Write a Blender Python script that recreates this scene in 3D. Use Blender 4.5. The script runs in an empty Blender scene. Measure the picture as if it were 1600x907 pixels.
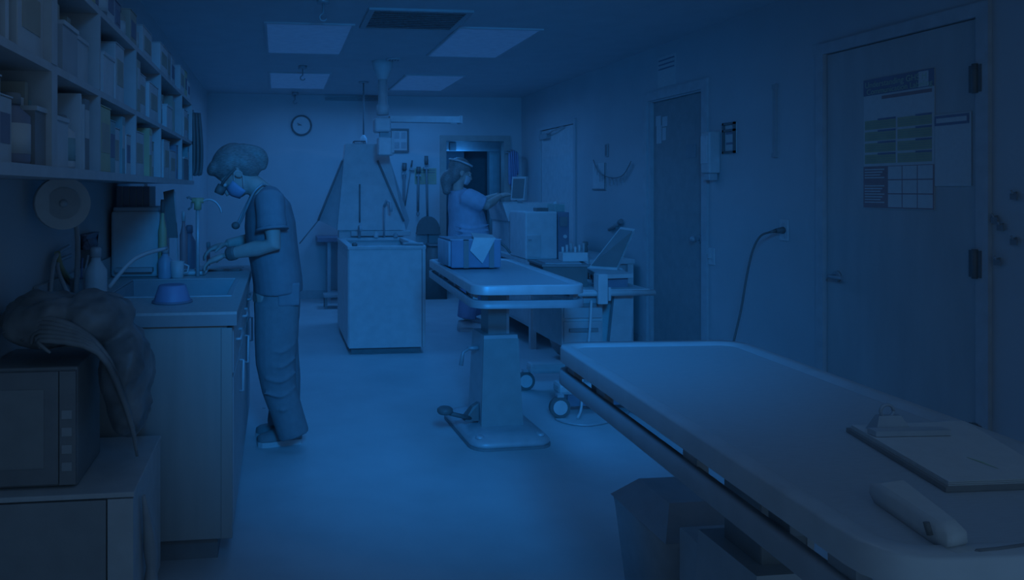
import bpy, bmesh, math, random
from mathutils import Vector, Matrix
random.seed(7)
S = bpy.context.scene
C = S.collection
PI = math.pi

# ------------------------------------------------------------------ camera
YAW = math.radians(6.9); FPX = 1200.0; CX, CY, CAMZ = 580.0, 296.0, 1.35
cam = bpy.data.objects.new('camera', bpy.data.cameras.new('camera')); C.objects.link(cam)
cam.location = (0, 0, CAMZ); cam.rotation_euler = (PI/2, 0, -YAW)
cam.data.sensor_width = 36; cam.data.lens = FPX/1600*36
cam.data.shift_x = (800-CX)/1600; cam.data.shift_y = -(453.5-CY)/1600
cam.data.clip_start = .05
S.camera = cam
# ------------------------------------------------------------------ world, light, exposure
w = bpy.data.worlds.new('world'); S.world = w; w.use_nodes = True
bg = w.node_tree.nodes['Background']; bg.inputs[0].default_value = (.25, .55, 1.0, 1); bg.inputs[1].default_value = .225
CEIL = 2.52
def lamp(name, x, y, sx, sy, power, col, spread=150):
    L = bpy.data.lights.new(name, 'AREA'); L.shape = 'RECTANGLE'; L.size = sx; L.size_y = sy
    L.energy = power; L.color = col; L.spread = math.radians(spread)
    o = bpy.data.objects.new(name, L); C.objects.link(o); o.location = (x, y, CEIL-.05)
    return o
BLUE = (.030, .30, 1.0); SLATE = (.34, .58, 1.0)
TROFFERS = [(.22, 6.0), (1.6, 6.0), (.22, 8.3), (1.6, 8.3), (.22, 3.75), (1.6, 3.75), (.22, 1.45), (1.6, 1.45)]
for k, power, spread in ((0, 3.5, 130), (1, 4, 130), (2, 3.8, 170), (3, 9, 170), (4, .6, 60), (5, 1.2, 60)):
    lamp('ceiling_lamp_light', *TROFFERS[k], .56, 1.1, power, BLUE, spread)
for k, power, spread in ((2, 1.0, 175), (3, 1.2, 175), (0, .8, 175), (1, .7, 175), (4, .6, 175), (5, .5, 175), (6, .6, 175), (7, .3, 175)):
    lamp('ceiling_lamp_light', *TROFFERS[k], .56, 1.1, power, SLATE, spread)
# added unseen spot above the camera, brightens the middle of the room
L = bpy.data.lights.new('added_spot_fill', 'SPOT'); L.energy = 350; L.color = (.010, .30, 1.0); L.spot_size = math.radians(61); L.spot_blend = 1; L.shadow_soft_size = .3
o = bpy.data.objects.new('added_spot_fill', L); C.objects.link(o); o.location = (.35, .1, 2.3)
o.rotation_euler = (Vector((1.2, 5.2, .78))-o.location).to_track_quat('-Z', 'Y').to_euler()
v = S.view_settings
v.view_transform = 'Standard'; v.look = 'None'; v.gamma = 1; v.exposure = 0; v.use_curve_mapping = False

# ------------------------------------------------------------------ pixel helpers
cy_, sy_ = math.cos(YAW), math.sin(YAW)
def ray(x, y):
    u = x-CX
    return Vector((sy_*FPX+cy_*u, cy_*FPX-sy_*u, CY-y))
O = Vector((0, 0, CAMZ))
def atY(x, y, Y): d = ray(x, y); return O+d*(Y/d.y)
def atX(x, y, X): d = ray(x, y); return O+d*(X/d.x)
def atZ(x, y, Z): d = ray(x, y); return O+d*((Z-CAMZ)/d.z)
def mpp(x, Y): return Y/ray(x, 300).y          # metres per pixel at depth Y

# ------------------------------------------------------------------ materials
LO, HI = .26, .70  # narrow albedo range: haze-like lifted blacks are put into the colours
MATS = {}
def mat(name, c, rough=.6, metal=0, var=.06, scale=14, emit=0, alpha=1, trans=0, stretch=None):
    if name in MATS: return MATS[name]
    m = bpy.data.materials.new(name); m.use_nodes = True; nt = m.node_tree; b = nt.nodes['Principled BSDF']
    c = [max(.02, LO+(HI-LO)*k) for k in c]
    tc = nt.nodes.new('ShaderNodeTexCoord'); nz = nt.nodes.new('ShaderNodeTexNoise')
    mp = nt.nodes.new('ShaderNodeMapping'); mp.inputs['Scale'].default_value = stretch or (1, 1, 1)
    nz.inputs['Scale'].default_value = scale; nz.inputs['Detail'].default_value = 3
    rp = nt.nodes.new('ShaderNodeValToRGB')
    rp.color_ramp.elements[0].position = .3; rp.color_ramp.elements[1].position = .7
    rp.color_ramp.elements[0].color = [k*(1-var) for k in c]+[1]; rp.color_ramp.elements[1].color = [min(1, k*(1+var)) for k in c]+[1]
    nt.links.new(tc.outputs['Object'], mp.inputs['Vector']); nt.links.new(mp.outputs[0], nz.inputs['Vector'])
    nt.links.new(nz.outputs['Fac'], rp.inputs['Fac']); nt.links.new(rp.outputs[0], b.inputs['Base Color'])
    b.inputs['Roughness'].default_value = max(rough, .42); b.inputs['Metallic'].default_value = metal*.3
    if rough > .5: b.inputs['Specular IOR Level'].default_value = .25
    if trans: b.inputs['Transmission Weight'].default_value = trans
    if alpha < 1: b.inputs['Alpha'].default_value = alpha
    if emit: b.inputs['Emission Color'].default_value = emit; b.inputs['Emission Strength'].default_value = 1
    MATS[name] = m; return m
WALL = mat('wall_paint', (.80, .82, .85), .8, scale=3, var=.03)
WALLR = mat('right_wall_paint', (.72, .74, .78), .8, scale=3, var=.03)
CEILM = mat('ceiling_paint', (.82, .84, .88), .9, scale=5, var=.03)
FLOORM = mat('floor_vinyl', (.80, .82, .84), .55, scale=4, var=.05)
WHITE = mat('white_laminate', (.92, .93, .95), .5)
OFFW = mat('off_white_plastic', (.78, .8, .82), .5)
PAPER = mat('paper', (.9, .9, .9), .8, scale=40, var=.03)
GREY = mat('grey_plastic', (.42, .44, .47), .5)
LGREY = mat('light_grey_metal', (.62, .65, .7), .35, .3)
STEEL = mat('brushed_steel', (.72, .76, .82), .33, .65, var=.05, scale=30, stretch=(1, 12, 1))
STEELD = mat('dark_steel', (.38, .42, .48), .38, .5)
COLUMN = mat('column_grey_enamel', (.22, .28, .29), .45)
BLACK = mat('black_plastic', (-.15, -.15, -.15), .5)
DARK = mat('dark_grey', (.10, .10, .12), .6)
NAVY = mat('navy_plastic', (.03, .05, .22), .5)
DOORDARK = mat('dark_door_paint', (.27, .28, .29), .6)
DOORM = mat('door_paint', (.60, .60, .60), .55, scale=2, stretch=(4, 4, 1))
TRIM = mat('trim_paint', (.66, .68, .72), .55)
CAB = mat('cabinet_end_laminate', (.42, .40, .36), .6, scale=3, stretch=(6, 6, .6))
CABF = mat('cabinet_front_laminate', (.66, .66, .68), .5)
TOPM = mat('countertop_laminate', (.72, .72, .72), .45, scale=60)
TOPE = mat('countertop_edge', (.25, .27, .3), .5)
YELLOW = mat('yellow_plastic', (.62, .58, .12), .5)
RED = mat('red_plastic', (.55, .06, .08), .5)
BLUEM = mat('blue_plastic', (.06, .2, .62), .5)
TEAL = mat('teal_card', (.12, .5, .55), .6)
TAN = mat('tan_card', (.55, .45, .3), .7)
WOOD = mat('oak_wood', (.5, .42, .3), .6, scale=4, stretch=(1, 10, 1))
SKIN = mat('skin', (.62, .46, .38), .6)
HAIR = mat('dark_hair', (.06, .04, .03), .5, scale=60, var=.3, stretch=(1, 1, 6))
SCRUB = mat('navy_scrub_cloth', (.05, .09, .17), .9, scale=25)
JEAN = mat('dark_trouser_cloth', (.02, .05, .10), .9, scale=30)
GOWN = mat('pale_scrub_cloth', (.5, .66, .95), .9, scale=20)
MASKM = mat('blue_mask_cloth', (.25, .5, .95), .9)
BAG = mat('black_bag_plastic', (.0, .0, .01), .32, scale=9, var=.4)
GLASS = mat('clear_plastic', (.8, .85, .9), .15, alpha=.35)
PANEL = mat('lamp_diffuser', (.9, .9, .9), .7, emit=(.0045, .02, .07, 1))
SCREEN = mat('dark_screen', (.0, .02, .03), .45)
MAROON = mat('maroon_print', (.32, .06, .09), .7)
OLIVE = mat('olive_yellow_print', (.5, .52, .2), .7)
BLUEP = mat('blue_print', (.02, .05, .25), .7)
GREENP = mat('green_print', (.55, .8, .45), .7)

# ------------------------------------------------------------------ mesh builder
class MB:
    def __init__(s): s.bm = bmesh.new(); s.X = Matrix.Identity(4)
    def v(s, p): return s.bm.verts.new(s.X @ Vector(p))
    def face(s, vs, sm=False):
        try: f = s.bm.faces.new(vs); f.smooth = sm
        except ValueError: pass
    def rot(s, ang, c=(0, 0, 0), ax='Z'):
        c = Vector(c); s.X = Matrix.Translation(c) @ Matrix.Rotation(ang, 4, ax) @ Matrix.Translation(-c); return s
    def hexa(s, P):
        q = [s.v(p) for p in P]
        for f in ((0, 3, 2, 1), (4, 5, 6, 7), (0, 1, 5, 4), (1, 2, 6, 5), (2, 3, 7, 6), (3, 0, 4, 7)): s.face([q[i] for i in f])
        return s
    def box(s, x0, x1, y0, y1, z0, z1, bev=0):
        if bev == 0:
            return s.hexa([(x0, y0, z0), (x1, y0, z0), (x1, y1, z0), (x0, y1, z0), (x0, y0, z1), (x1, y0, z1), (x1, y1, z1), (x0, y1, z1)])
        t = bmesh.new(); bmesh.ops.create_cube(t, size=1)
        for q in t.verts: q.co = Vector(((x0+x1)/2+q.co.x*(x1-x0), (y0+y1)/2+q.co.y*(y1-y0), (z0+z1)/2+q.co.z*(z1-z0)))
        bmesh.ops.bevel(t, geom=list(t.edges), offset=bev, segments=2, affect='EDGES', profile=.5)
        mp = {q: s.v(q.co) for q in t.verts}
        for f in t.faces: s.face([mp[q] for q in f.verts])
        t.free(); return s
    def prism(s, pts, z0, z1, smooth=False):           # outline in XY, extruded in z
        a = [s.v((p[0], p[1], z0)) for p in pts]; b = [s.v((p[0], p[1], z1)) for p in pts]; n = len(pts)
        s.face(a[::-1]); s.face(b)
        for i in range(n): s.face([a[i], a[(i+1) % n], b[(i+1) % n], b[i]], smooth)
        return s
    def slab(s, pts, off):                             # 3D outline extruded by vector
        off = Vector(off); a = [s.v(p) for p in pts]; b = [s.v(Vector(p)+off) for p in pts]; n = len(pts)
        s.face(a[::-1]); s.face(b)
        for i in range(n): s.face([a[i], a[(i+1) % n], b[(i+1) % n], b[i]])
        return s
    def rings(s, R, close=True, cap=True):
        V = [[s.v(p) for p in r] for r in R]; n = len(V[0])
        for i in range(len(V)-1):
            for j in range(n if close else n-1): s.face([V[i][j], V[i][(j+1) % n], V[i+1][(j+1) % n], V[i+1][j]], True)
        if cap: s.face(V[0][::-1]); s.face(V[-1])
        return s
    def tube(s, P, r, n=8, up=None, flat=1.0):
        P = [Vector(p) for p in P]; R = []; N = None
        for i, p in enumerate(P):
            T = ((P[min(i+1, len(P)-1)]-P[max(i-1, 0)])).normalized()
            if N is None:
                N = T.cross(Vector(up) if up else (Vector((0, 0, 1)) if abs(T.z) < .9 else Vector((1, 0, 0)))).normalized()
            else: N = (N-T*N.dot(T)).normalized()
            B = T.cross(N); rr = r[i] if isinstance(r, (list, tuple)) else r
            R.append([p+N*rr*math.cos(2*PI*k/n)+B*rr*flat*math.sin(2*PI*k/n) for k in range(n)])
        return s.rings(R)
    def limb(s, P, n=16):                              # (point, a, b): a across the side profile, b across the body (Y)
        pts = [Vector(p[0]) for p in P]; R = []
        for i, (p, a, b) in enumerate(P):
            T = (pts[min(i+1, len(P)-1)]-pts[max(i-1, 0)]).normalized(); Yv = Vector((0, 1, 0))
            B = (Yv-T*Yv.dot(T)).normalized(); N = B.cross(T); p = Vector(p)
            R.append([p+N*a*math.cos(2*PI*k/n)+B*b*math.sin(2*PI*k/n) for k in range(n)])
        return s.rings(R)
    def cyl(s, p0, p1, r0, r1=None, n=16): return s.tube([p0, Vector(p0).lerp(Vector(p1), .5), p1], [r0, (r0+(r1 or r0))/2 if r1 is not None else r0, r0 if r1 is None else r1], n)
    def lathe(s, c, prof, n=20):
        return s.rings([[(c[0]+r*math.cos(2*PI*k/n), c[1]+r*math.sin(2*PI*k/n), c[2]+z) for k in range(n)] for r, z in prof])
    def ball(s, c, rx, ry=None, rz=None, n=14, m=9, R=None):
        ry = ry or rx; rz = rz or rx; R = R or Matrix.Identity(3); c = Vector(c)
        return s.rings([[c+R @ Vector((rx*math.sin(PI*(i+.02)/(m+.04))*math.cos(2*PI*k/n), ry*math.sin(PI*(i+.02)/(m+.04))*math.sin(2*PI*k/n), -rz*math.cos(PI*(i+.02)/(m+.04)))) for k in range(n)] for i in range(m+1)])

def link(name, bm_, m, parent=None, voxel=0, smooth=6):
    me = bpy.data.meshes.new(name)
    bm = bm_.bm if isinstance(bm_, MB) else bm_
    bmesh.ops.recalc_face_normals(bm, faces=list(bm.faces))
    if parent is not None: base = parent['_loc'] if '_loc' in parent else (0, 0, 0)
    else:
        xs = [q.co for q in bm.verts]; lo = [min(q[i] for q in xs) for i in range(3)]; hi = [max(q[i] for q in xs) for i in range(3)]
        base = ((lo[0]+hi[0])/2, (lo[1]+hi[1])/2, lo[2])
    b = Vector(base)
    for q in bm.verts: q.co -= b
    bm.to_mesh(me); bm.free(); me.materials.append(m)
    o = bpy.data.objects.new(name, me); C.objects.link(o)
    if parent is None: o.location = b; o['_loc'] = list(base)
    else: o.parent = parent; o['_loc'] = list(base)
    if parent is not None and parent.parent is None and parent.type == 'MESH': pass
    if voxel:
        rm = o.modifiers.new('r', 'REMESH'); rm.mode = 'VOXEL'; rm.voxel_size = voxel; rm.use_smooth_shade = True
        sm = o.modifiers.new('s', 'SMOOTH'); sm.factor = .5; sm.iterations = smooth
        dg = bpy.context.evaluated_depsgraph_get(); dg.update()
        new = bpy.data.meshes.new_from_object(o.evaluated_get(dg)); o.modifiers.clear(); o.data = new
        if not new.materials: new.materials.append(m)
    return o
def tag(o, label, cat, group=None):
    o['label'] = label; o['category'] = cat
    if group: o['group'] = group
    return o
def thing(name, label, cat, loc, group=None):
    o = bpy.data.objects.new(name, None); C.objects.link(o); o.location = loc; o['_loc'] = list(loc); o.empty_display_size = .05
    return tag(o, label, cat, group)
def struct(name, bm, m, parent=None):
    o = link(name, bm, m, parent)
    if parent is None: o['kind'] = 'structure'
    return o
def sthing(name, loc):
    o = bpy.data.objects.new(name, None); C.objects.link(o); o.location = loc; o['_loc'] = list(loc); o['kind'] = 'structure'; return o
def B(*a, bev=0): return MB().box(*a, bev=bev)

# ================================================================== the room
XL, XR, YB = -.85, 3.08, 9.5
struct('floor', B(XL-.1, XR+.8, -.6, 12.2, -.1, 0), FLOORM)
struct('ceiling', B(XL-.1, XR+.8, -.6, 12.2, CEIL, CEIL+.1), CEILM)
struct('wall_left', B(XL-.12, XL, -.6, YB, 0, CEIL), WALL)
D1 = (3.05, 4.01, 2.115); D2 = (5.27, 6.09, 2.083); D3 = (7.70, 8.75, 2.04)
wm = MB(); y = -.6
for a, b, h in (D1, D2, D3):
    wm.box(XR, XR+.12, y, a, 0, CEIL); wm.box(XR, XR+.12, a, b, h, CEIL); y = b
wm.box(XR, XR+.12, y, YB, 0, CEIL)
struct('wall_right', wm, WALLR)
BD = (2.09, 2.86, 1.97)
wm = MB(); wm.box(XL-.12, BD[0], YB, YB+.12, 0, CEIL); wm.box(BD[0], BD[1], YB, YB+.12, BD[2], CEIL); wm.box(BD[1], XR+.12, YB, YB+.12, 0, CEIL)
struct('wall_back', wm, WALL)
struct('baseboard_back', B(XL, BD[0]-.08, YB-.015, YB, 0, .10), mat('baseboard_vinyl', (.5, .52, .55), .6))
bb = MB()
for a, b in ((-.6, D1[0]-.08), (D1[1]+.08, D2[0]-.08), (D2[1]+.08, D3[0]-.08), (D3[1]+.08, YB-.02)): bb.box(XR-.015, XR, a, b, 0, .10)
struct('baseboard_right', bb, MATS['baseboard_vinyl'])
# room beyond the back doorway
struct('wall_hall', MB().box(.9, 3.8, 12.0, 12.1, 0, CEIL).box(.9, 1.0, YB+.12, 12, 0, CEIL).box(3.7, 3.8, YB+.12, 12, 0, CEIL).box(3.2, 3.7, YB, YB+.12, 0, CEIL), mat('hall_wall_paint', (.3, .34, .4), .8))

def frame_x(name, y0, y1, h, X, wd, parent, m, th=.02):       # door trim on a wall of constant X
    f = MB(); f.box(X-th, X, y0-wd, y0, 0, h+wd).box(X-th, X, y1, y1+wd, 0, h+wd).box(X-th, X, y0, y1, h, h+wd)
    return link(name, f, m, parent)
# door 1: closed door with the poster
d = sthing('door_1', (XR, (D1[0]+D1[1])/2, 0))
frame_x('door_frame', D1[0], D1[1], D1[2], XR, .06, d, TRIM)
link('door_leaf', B(XR+.004, XR+.05, D1[0]+.006, D1[1]-.006, .01, D1[2]-.006), DOORM, d)
hd = MB(); p = atX(1308, 432, XR); hd.cyl((XR+.004, p.y, p.z), (XR-.012, p.y, p.z), .03); hd.tube([(XR-.01, p.y, p.z), (XR-.05, p.y, p.z), (XR-.055, p.y-.03, p.z), (XR-.055, p.y-.11, p.z+.004)], .010)
link('door_handle', hd, STEELD, d)
for zz in (1.84, 1.02, .25):
    hg = MB(); hg.cyl((XR-.026, D1[0]-.002, zz-.065), (XR-.026, D1[0]-.002, zz+.065), .012, n=10); hg.box(XR-.024, XR-.018, D1[0]-.03, D1[0]+.03, zz-.06, zz+.06)
    link('hinge', hg, BLACK, d)
# door 2: dark door in its lit frame
d = sthing('door_2', (XR, (D2[0]+D2[1])/2, 0))
frame_x('door_frame', D2[0], D2[1]+.02, D2[2], XR, .07, d, TRIM)
link('door_jamb', MB().box(XR, XR+.1, D2[0], D2[0]+.012, 0, D2[2]).box(XR, XR+.1, D2[1]-.012, D2[1], 0, D2[2]).box(XR, XR+.1, D2[0]+.012, D2[1]-.012, D2[2]-.012, D2[2]), TRIM, d)
link('door_leaf', B(XR+.03, XR+.075, D2[0]+.014, D2[1]-.014, .01, D2[2]-.014), DOORDARK, d)
hd = MB(); hd.cyl((XR+.03, D2[0]+.09, .98), (XR+.015, D2[0]+.09, .98), .028); hd.cyl((XR+.02, D2[0]+.09, .98), (XR-.02, D2[0]+.09, .98), .012); hd.ball((XR-.03, D2[0]+.09, .98), .024)
link('door_knob', hd, STEELD, d)
# door 3: pale sliding door with its closer and a dark strip painted as gap shade
d = sthing('door_3', (XR, (D3[0]+D3[1])/2, 0))
frame_x('door_frame', D3[0]+.02, D3[1], D3[2], XR, .05, d, WALLR)
link('door_leaf', B(XR+.006, XR+.05, D3[0]+.03, D3[1]-.006, .01, D3[2]-.006), WHITE, d)
link('gap_shade_strip', B(XR-.012, XR+.05, D3[0]-.012, D3[0]+.02, .01, D3[2]-.01), DARK, d)
cl = MB(); cl.box(XR-.05, XR+.006, 8.45, 8.7, 1.93, 1.99, bev=.006); cl.tube([(XR-.03, 8.48, 1.975), (XR-.05, 8.25, 2.0), (XR-.02, 8.0, 2.03)], .008)
link('door_closer', cl, GREY, d)
# back doorway frame
d = sthing('door_4', ((BD[0]+BD[1])/2, YB, 0))
f = MB(); f.box(BD[0]-.07, BD[0]+.01, YB-.02, YB+.13, 0, BD[2]+.06).box(BD[1]-.01, BD[1]+.07, YB-.02, YB+.13, 0, BD[2]+.06).box(BD[0]+.01, BD[1]-.01, YB-.02, YB+.13, BD[2]-.01, BD[2]+.06)
link('door_frame', f, mat('wood_trim', (.5, .47, .42), .6), d)

# ceiling troffers
names = ['left of the near pair', 'right of the near pair', 'left of the far pair', 'right of the far pair']
TL = ['pale rectangular ceiling light panel, nearer one on the left', 'pale rectangular ceiling light panel, nearer one on the right beside the dark vent',
      'pale rectangular ceiling light panel, farther one above the wall clock', 'pale rectangular ceiling light panel, farther one beyond the ceiling arm']
for i, (x, y) in enumerate(TROFFERS[:4]):
    t = thing('ceiling_light', TL[i], 'ceiling light', (x, y, CEIL), 'recessed ceiling lights')
    x0, x1, y0, y1 = x-.30, x+.30, y-.58, y+.58
    fr = MB(); fr.box(x0-.02, x1+.02, y0-.02, y0, CEIL-.012, CEIL).box(x0-.02, x1+.02, y1, y1+.02, CEIL-.012, CEIL).box(x0-.02, x0, y0, y1, CEIL-.012, CEIL).box(x1, x1+.02, y0, y1, CEIL-.012, CEIL)
    link('frame', fr, CEILM, t); link('diffuser', B(x0, x1, y0, y1, CEIL-.008, CEIL), PANEL, t)
# ceiling return vent
t = thing('ceiling_vent', 'dark square return air grille in the ceiling', 'vent', (.92, 5.2, CEIL))
link('frame', MB().box(.58, 1.27, 4.9, 4.94, CEIL-.015, CEIL).box(.58, 1.27, 5.46, 5.5, CEIL-.015, CEIL).box(.58, .62, 4.94, 5.46, CEIL-.015, CEIL).box(1.23, 1.27, 4.94, 5.46, CEIL-.015, CEIL), GREY, t)
link('backing', B(.62, 1.23, 4.94, 5.46, CEIL-.004, CEIL), BLACK, t)
for k in range(9): link('slat', B(.62, 1.23, 4.965+k*.055, 4.985+k*.055, CEIL-.014, CEIL-.004), DARK, t)
# wall vent at the top of the back wall
t = thing('wall_vent', 'long dark louvred vent high on the back wall', 'vent', (.93, YB, 2.38))
a = atY(508, 152, YB-.02); b = atY(595, 158, YB-.02)
link('backing', B(a.x, b.x, YB-.02, YB, b.z, a.z), DARK, t)
for k in range(3): zz = b.z+(a.z-b.z)*(k+.5)/3; link('slat', B(a.x, b.x, YB-.035, YB-.02, zz-.006, zz+.004), GREY, t)
# ceiling hooks
HL = ['small hanging ceiling hook nearest the camera', 'small hanging hook in front of the far left light panel', 'small hook hanging above the wall clock']
for (x, yy), lab in zip(((505, -2), (473, 103), (461, 146)), HL):
    q = atZ(x, yy, CEIL); q.y = min(q.y, 9.3); s_ = 1
    t = thing('ceiling_hook', lab, 'hook', (q.x, q.y, CEIL), 'hooks on the ceiling')
    link('rose', MB().cyl((q.x, q.y, CEIL-.03), (q.x, q.y, CEIL), .04, n=14), STEELD, t)
    link('hook', MB().tube([(q.x, q.y, CEIL-.03), (q.x, q.y, CEIL-.09)]+[(q.x-.022*math.sin(a*.5), q.y, CEIL-.115+.022*math.cos(a*.5)) for a in range(1, 10)], .006), STEELD, t)

# ================================================================== right wall objects
def on_xr(x, y, X=XR-.001): return atX(x, y, X)
t = thing('poster', 'hazard label poster with blue title band, yellow boxes and picture grid', 'poster', (XR-.01, 3.5, 1.25))
Y0, Y1, Z0, Z1 = 3.285, 3.725, 1.25, 1.925; PX = XR+.003
link('sheet', B(PX-.004, PX+.001, Y0, Y1, Z0, Z1), PAPER, t)
def pr(name, u0, u1, v0, v1, m, off=.0015, parent=None):
    "u from the left edge seen by the viewer (far Y) 0..1, v from the top 0..1"
    return link(name, B(PX-.004-off, PX-.004, Y1-(Y1-Y0)*u1, Y1-(Y1-Y0)*u0, Z1-(Z1-Z0)*v1, Z1-(Z1-Z0)*v0), m, parent or t)
pr('title_band', 0, 1, 0, .125, BLUEP); pr('maroon_strip', .28, .97, .14, .165, MAROON)
pr('pictogram', .80, .93, .01, .12, PAPER, .0025)
for c_ in range(2):
    for r_ in range(4):
        u0 = .02+c_*.49; v0 = .32+r_*.088
        pr('text_box', u0, u0+.46, v0, v0+.07, OLIVE); pr('box_heading', u0+(.2 if c_ == 0 else .25), u0+.46, v0-.010, v0+.004, BLUEP, .0022)
        for k in range(3): pr('text_line', u0+.02, u0+.44, v0+.018+k*.017, v0+.023+k*.017, mat('faint_print', (.3, .4, .2), .7), .0022)
pr('maroon_panel', 0, .36, .675, .995, MAROON)
for k in range(13):
    if k not in (4, 5): pr('text_line', .02, .32-.03*(k % 3), .695+k*.021, .704+k*.021, PAPER, .0022)
pr('grid_backing', .36, 1, .675, .995, MAROON)
for r_ in range(3):
    for c_ in range(3):
        u0 = .375+c_*.208; v0 = .68+r_*.105
        pr('grid_cell', u0, u0+.195, v0, v0+.096, PAPER, .0022)
def text(name, body, size, m, parent, loc, rot):
    cu = bpy.data.curves.new(name, 'FONT'); cu.body = body; cu.size = size; cu.extrude = .0004
    o = bpy.data.objects.new(name, cu); C.objects.link(o); dg = bpy.context.evaluated_depsgraph_get(); dg.update()
    me = bpy.data.meshes.new_from_object(o.evaluated_get(dg)); C.objects.unlink(o); bpy.data.objects.remove(o)
    me.materials.clear(); me.materials.append(m)
    o = bpy.data.objects.new(name, me); C.objects.link(o); o.parent = parent
    o.location = Vector(loc)-Vector(parent['_loc']); o.rotation_euler = rot; return o
RT = (PI/2, 0, -PI/2)
text('title_text', 'Understanding GHS H', .043, GREENP, t, (PX-.0062, Y1-.01, Z1-.043), RT)
text('title_text', 'Communication Labeling', .041, GREENP, t, (PX-.0062, Y1-.022, Z1-.079), RT)
# notice sheet beside poster
t = thing('notice_sheet', 'plain white notice sheet with boxed heading beside the poster', 'notice', (XR, 3.15, 1.35))
Y0, Y1, Z0, Z1 = 3.09, 3.283, 1.365, 1.70
link('sheet', B(PX-.004, PX, Y0, Y1, Z0, Z1), PAPER, t)
link('heading_box', B(PX-.006, PX-.004, Y0+.01, Y1-.002, Z1-.052, Z1-.006), BLUEP, t)
link('heading_strip', B(PX-.0075, PX-.006, Y0+.02, Y1-.012, Z1-.040, Z1-.018), PAPER, t)
# sign above door 2
t = thing('paper_sign', 'small white paper sign with dark stripes above the dark door', 'sign', (XR, 5.8, 2.2))
p0 = on_xr(1028, 92); p1 = on_xr(1056, 135)
link('sheet', B(XR-.003, XR, p1.y, p0.y, p1.z+.02, p0.z), PAPER, t)
for k in range(3): zz = p0.z-.02-k*.035; link('stripe', B(XR-.0045, XR-.003, p1.y+.02, p0.y-.015, zz-.012, zz), NAVY, t)
# papers on dark door
PL = ['upper left', 'upper right', 'middle left', 'lower left', 'lower right']
for (x0, y0, x1, y1), lab in zip(((1025, 182, 1033, 196), (1035, 183, 1043, 197), (1026, 197, 1034, 212), (1026, 213, 1034, 224), (1035, 200, 1041, 219)), PL):
    a = atX(x0, y0, XR+.029); b = atX(x1, y1, XR+.029)
    tag(link('pinned_note', MB().slab([(XR+.0295, a.y, a.z), (XR+.0295, b.y, a.z), (XR+.0275, b.y, b.z), (XR+.0285, a.y, b.z)], (-.0015, 0, 0)), OFFW), f'pale paper note on the dark door, {lab} of the cluster', 'note', 'notes on the dark door')
a = atX(1072, 226, XR+.029); b = atX(1088, 246, XR+.029)
tag(link('pinned_note', MB().slab([(XR+.0295, a.y, a.z), (XR+.0295, b.y, a.z), (XR+.0275, b.y, b.z), (XR+.0285, a.y, b.z)], (-.0015, 0, 0)), mat('grey_paper', (.2, .25, .3))), 'single grey paper note low on the dark door, right of the cluster', 'note', 'notes on the dark door')
# soap dispenser
a = on_xr(1103, 208); b = on_xr(1126, 282)
t = thing('wall_dispenser', 'tall white wall dispenser beside the dark door', 'dispenser', (XR, (a.y+b.y)/2, b.z))
link('body', B(XR-.09, XR, b.y, a.y-.08, b.z+.05, a.z, bev=.012), OFFW, t); link('spout', B(XR-.075, XR-.01, b.y+.02, a.y-.10, b.z, b.z+.05, bev=.006), LGREY, t)
link('front_cover', B(XR-.097, XR-.09, b.y+.015, a.y-.095, b.z+.12, a.z-.03), WHITE, t)
# light switch low by the door
q = on_xr(1112, 401)
t = thing('light_switch', 'white switch plate on the wall beside the dark door', 'switch', (XR, q.y, q.z))
link('plate', B(XR-.008, XR, q.y-.045, q.y+.045, q.z-.06, q.z+.06, bev=.003), WHITE, t); link('toggle', B(XR-.03, XR-.008, q.y-.01, q.y+.01, q.z-.012, q.z+.018), OFFW, t)
# black framed card
a = on_xr(1132, 193); b = on_xr(1151, 239)
t = thing('wall_frame', 'narrow black framed card on the wall right of the dark door', 'frame', (XR, (a.y+b.y)/2, b.z))
link('backing', B(XR-.006, XR, b.y, a.y, b.z, a.z), PAPER, t)
fw = .016; zm = a.z-.055
link('frame', MB().box(XR-.02, XR-.006, b.y, a.y, b.z, b.z+fw).box(XR-.02, XR-.006, b.y, a.y, a.z-fw, a.z).box(XR-.02, XR-.006, b.y, b.y+fw, b.z, a.z).box(XR-.02, XR-.006, a.y-fw, a.y, b.z, a.z).box(XR-.02, XR-.006, b.y, a.y, zm-.008, zm+.008), BLACK, t)
for k in range(2): link('printed_line', B(XR-.008, XR-.006, b.y+.03, a.y-.03, b.z+.06+k*.07, b.z+.075+k*.07), NAVY, t)
# cable conduit
a = on_xr(1213, 132); b = on_xr(1213, 246)
tag(link('cable_conduit', MB().box(XR-.018, XR, a.y-.012, a.y+.012, b.z, a.z).box(XR-.022, XR, a.y-.017, a.y+.017, b.z, b.z+.03).box(XR-.022, XR, a.y-.017, a.y+.017, a.z-.03, a.z), GREY), 'thin grey vertical conduit on the right wall above the socket', 'conduit')
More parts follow.
